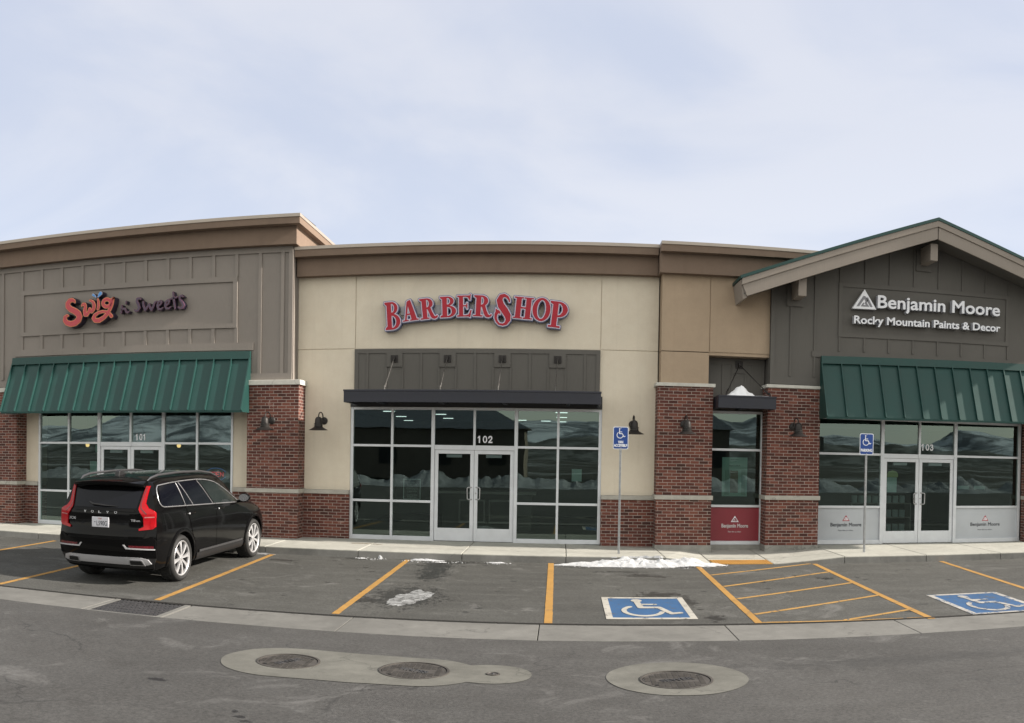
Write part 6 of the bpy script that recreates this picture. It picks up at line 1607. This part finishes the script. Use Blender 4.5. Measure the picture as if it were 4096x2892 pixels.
# spoiler, aerial, wiper, badges, plate
mb = MB(); n = 22
for i in range(n + 1):
    x = lerp(-.69, .69, i / n); k = abs(x / .69); yb = -2.70 + .13 * k ** 4
    zt = 1.795 - .05 * k ** 2.5; mb.v += [(x * SX, -2.30, zt + .022), (x * SX, -2.50, zt + .014), (x * SX, yb, zt - .035), (x * SX, yb + .005, zt - .07), (x * SX, yb + .14, zt - .125 - .0 * k), (x * SX, -2.36, zt - .12)]
for i in range(n):
    for j in range(5): b = i * 6 + j; mb.face(b, b + 1, b + 7, b + 6)
mb.face(*range(6)); mb.face(*[n * 6 + j for j in range(5, -1, -1)])
obj('roof_spoiler', mb, M['carpaint'], SUV, local=True, smooth=50)
mb = MB(); zr = 1.852; mb.prism([(-2.28, zr - .03), (-2.26, zr + .055), (-2.20, zr + .075), (-2.02, zr + .02), (-1.94, zr)], -.045, .045, 'x'); obj('roof_aerial', mb, M['carplastic'], SUV, local=True, bev=.01)
mb = MB(); mb.tube([(-.30 + .0, rear(-.3, 1.40) - .035, 1.405), (-.22, rear(-.22, 1.37) - .045, 1.372), (.02, rear(0, 1.36) - .045, 1.352), (.26, rear(.26, 1.35) - .03, 1.342)], .012, 8, rs=[.012, .020, .014, .006]); obj('rear_wiper', mb, M['carplastic'], TG, local=True, smooth=60)
def badge(name, s, x0, x1, z0, sz, off, mat='chrome', bold=.02, xs=None, parent=None, spacing=1.0):
    V, Fc = text_geo(s, sz, .006, bold, x1 - x0, spacing=spacing); xm = (min(p[0] for p in V) + max(p[0] for p in V)) / 2
    mb = MB(); mb.add([((x0 + x1) / 2 + a - xm, rear(((x0 + x1) / 2 + a - xm) / SX, z0 + b) - off - d, z0 + b) for a, b, d in V], Fc); obj(name, mb, M[mat], parent or TG, local=True)
for ch, x in zip('VOLVO', (-.365, -.215, -.07, .085, .24)): badge('badge_letter', ch, x - .026, x + .026, 1.222, .062, .012, bold=.035)
badge('model_badge', 'XC90', -.72, -.565, 1.095, .062, .012); badge('model_badge', 'T8', .52, .60, 1.10, .055, .012); badge('model_badge', 'AWD', .61, .68, 1.10, .032, .012)
PL_X0, PL_X1, PL_Z0, PL_Z1 = -.215, .115, .985, 1.155
ypl = rear(0, 1.07) - .020
lp_ = obj('licence_plate', MB().box(PL_X0, PL_X1, ypl - .006, ypl + .03, PL_Z0, PL_Z1), M['plate'], TG, local=True, bev=.004)
def plate_text(s, w_, x, z, sz, mat): mb = MB(); put(mb, text_geo(s, sz, .001, .012, w_), x, ypl - .0066, z); obj('plate_lettering', mb, M[mat], lp_, local=True)
plate_text('L590G', .205, -.02, 1.012, .112, 'textdark'); plate_text('Utah', .07, -.055, 1.118, .035, 'platered'); plate_text('-', .03, -.155, 1.05, .09, 'textdark')
# wheels
def make_wheel(side):
    s_ = side; w_ = .245
    tp = []
    for (h, r) in ((.02, .300), (.045, .318), (.055, .345), (.045, .375), (.02, .394), (-.02, .400), (-.20, .400), (-.225, .394), (-.245, .372), (-.25, .33), (-.24, .300)): tp.append((r, s_ * h))
    mb = MB(); mb.lathe(tp, (0, 0, 0), 60, 'x')
    for k in range(60):
        a = 2 * math.pi * k / 60
        for h0, h1, da in ((-.015, -.095, .02), (-.125, -.205, -.02)):
            b0 = [(s_ * h0, .4005 * math.cos(a), .4005 * math.sin(a)), (s_ * h1, .4005 * math.cos(a + da), .4005 * math.sin(a + da)), (s_ * h1, .4005 * math.cos(a + da + .075), .4005 * math.sin(a + da + .075)), (s_ * h0, .4005 * math.cos(a + .075), .4005 * math.sin(a + .075))]
            b1 = [(p[0], p[1] * 1.014, p[2] * 1.014) for p in b0]; mb.add(b0 + b1, [(4, 5, 6, 7), (0, 1, 5, 4), (1, 2, 6, 5), (2, 3, 7, 6), (3, 0, 4, 7)])
    ty = mesh_from('wheel', mb, [M['rubber']], smooth=35)
    mb = MB(); mb.lathe([(.292, s_ * .012), (.306, s_ * .034), (.298, s_ * .040), (.283, s_ * .030), (.276, s_ * .0)], (0, 0, 0), 60, 'x'); mb.mat = 1; mb.lathe([(.276, 0), (.265, s_ * -.16), (.29, s_ * -.22)], (0, 0, 0), 60, 'x'); mb.mat = 0
    for k in range(8):
        a0 = 2 * math.pi * k / 8 + .12
        def P(r, t, h): return (s_ * h, r * math.cos(a0) - t * math.sin(a0), r * math.sin(a0) + t * math.cos(a0))
        sec = [(.045, .019, .018), (.11, .021, .030), (.20, .028, .034), (.288, .043, .026)]
        b = len(mb.v)
        for r, t, h in sec: mb.v += [P(r, -t, h - .03), P(r, -t, h), P(r, -t * .35, h - .006), P(r, t * .35, h - .006), P(r, t, h), P(r, t, h - .03)]
        for i in range(3):
            for j in range(5): q = b + i * 6 + j; mb.face(q, q + 1, q + 7, q + 6)
            mb.face(b + i * 6 + 5, b + i * 6, b + i * 6 + 6, b + i * 6 + 11)
    mb.lathe([(.0001, s_ * .036), (.03, s_ * .034), (.034, s_ * .024), (.065, s_ * .020), (.07, s_ * -.02), (.05, s_ * -.05)], (0, 0, 0), 28, 'x')
    ri = mesh_from('rim', mb, [M['alloy'], M['iron_black']], smooth=30)
    mb = MB(); mb.lathe([(.0001, s_ * -.07), (.185, s_ * -.07), (.19, s_ * -.09), (.0001, s_ * -.09)], (0, 0, 0), 36, 'x'); mb.lathe([(.268, s_ * -.14), (.0001, s_ * -.15)], (0, 0, 0), 36, 'x')
    di = mesh_from('brake_disc', mb, [M['iron_black']], smooth=40)
    return ty, ri, di
for s_ in (1, -1):
    ty, ri, di = make_wheel(s_)
    for ay in (-AX, AX):
        o = bpy.data.objects.new('wheel', ty); COL.objects.link(o); o.parent = SUV; o.location = (s_ * .945 * SX, ay, WR + .003)
        if ay > 0: o.rotation_euler = (.3, 0, 0)
        for nm, m_ in (('rim', ri), ('brake_disc', di)): c_ = bpy.data.objects.new(nm, m_); COL.objects.link(c_); c_.parent = o
mb = MB(); mb.tube([(-.7, -AX, .36), (.7, -AX, .36)], .05, 10); mb.tube([(-.7, AX, .36), (.7, AX, .36)], .05, 10); mb.box(-.6, .6, -2.4, 2.3, .24, .27); obj('underbody', mb, M['hole'], SUV, local=True)
# ------------------------------------------------------------------ every separate piece becomes a part of its own
def split_pieces(o, tol):
    me = o.data; bm = bmesh.new(); bm.from_mesh(me); bm.faces.ensure_lookup_table(); bm.verts.ensure_lookup_table()
    seen, isl = set(), []
    for v in bm.verts:
        if v.index in seen: continue
        st, comp = [v], []; seen.add(v.index)
        while st:
            a = st.pop(); comp.append(a.index)
            for e in a.link_edges:
                b = e.other_vert(a)
                if b.index not in seen: seen.add(b.index); st.append(b)
        P = np.array([bm.verts[i].co[:] for i in comp]); isl.append([comp, P.min(0), P.max(0)])
    bm.free(); n = len(isl); par = list(range(n))
    def find(i):
        while par[i] != i: i = par[i]
        return i
    for i in range(n):
        for j in range(i):
            if np.all(isl[i][1] - tol <= isl[j][2]) and np.all(isl[j][1] - tol <= isl[i][2]): par[find(i)] = find(j)
    groups = {}
    for i in range(n): groups.setdefault(find(i), []).append(i)
    if len(groups) < 2: return
    gl = list(groups.values())
    for k, g in enumerate(gl):
        keep = set(v for i in g for v in isl[i][0]); bm = bmesh.new(); bm.from_mesh(me)
        bmesh.ops.delete(bm, geom=[v for v in bm.verts if v.index not in keep], context='VERTS')
        nm = bpy.data.meshes.new(o.name.split('.')[0]); bm.to_mesh(nm); bm.free()
        for m in me.materials: nm.materials.append(m)
        if k == len(gl) - 1: o.data = nm
        else:
            c = o.copy(); c.data = nm; COL.objects.link(c)
            if k == 0:
                for ch in list(o.children): ch.parent = c
for o in list(COL.objects):
    b_ = o.name.split('.')[0]
    if o.type != 'MESH': continue
    if b_ in ('pick_hole', 'stucco_panel', 'brick_wainscot', 'stone_sill', 'pendant_bulb', 'pendant_cord', 'ceiling_light', 'canopy_joist', 'bolt', 'standing_seam', 'paint_can'): split_pieces(o, .0015)
    elif b_ in ('lettering', 'letter_face') and o.parent and (o.parent == PAINT or (o.parent.parent == PAINT)): split_pieces(o, .042)
    elif b_ == 'lettering' and o.parent and o.parent.parent in (s1, s2): split_pieces(o, .012)
    elif b_ == 'lettering' and o.parent and o.parent.name.split('.')[0] in ('film_panel', 'poster', 'notice_board'): split_pieces(o, .009)
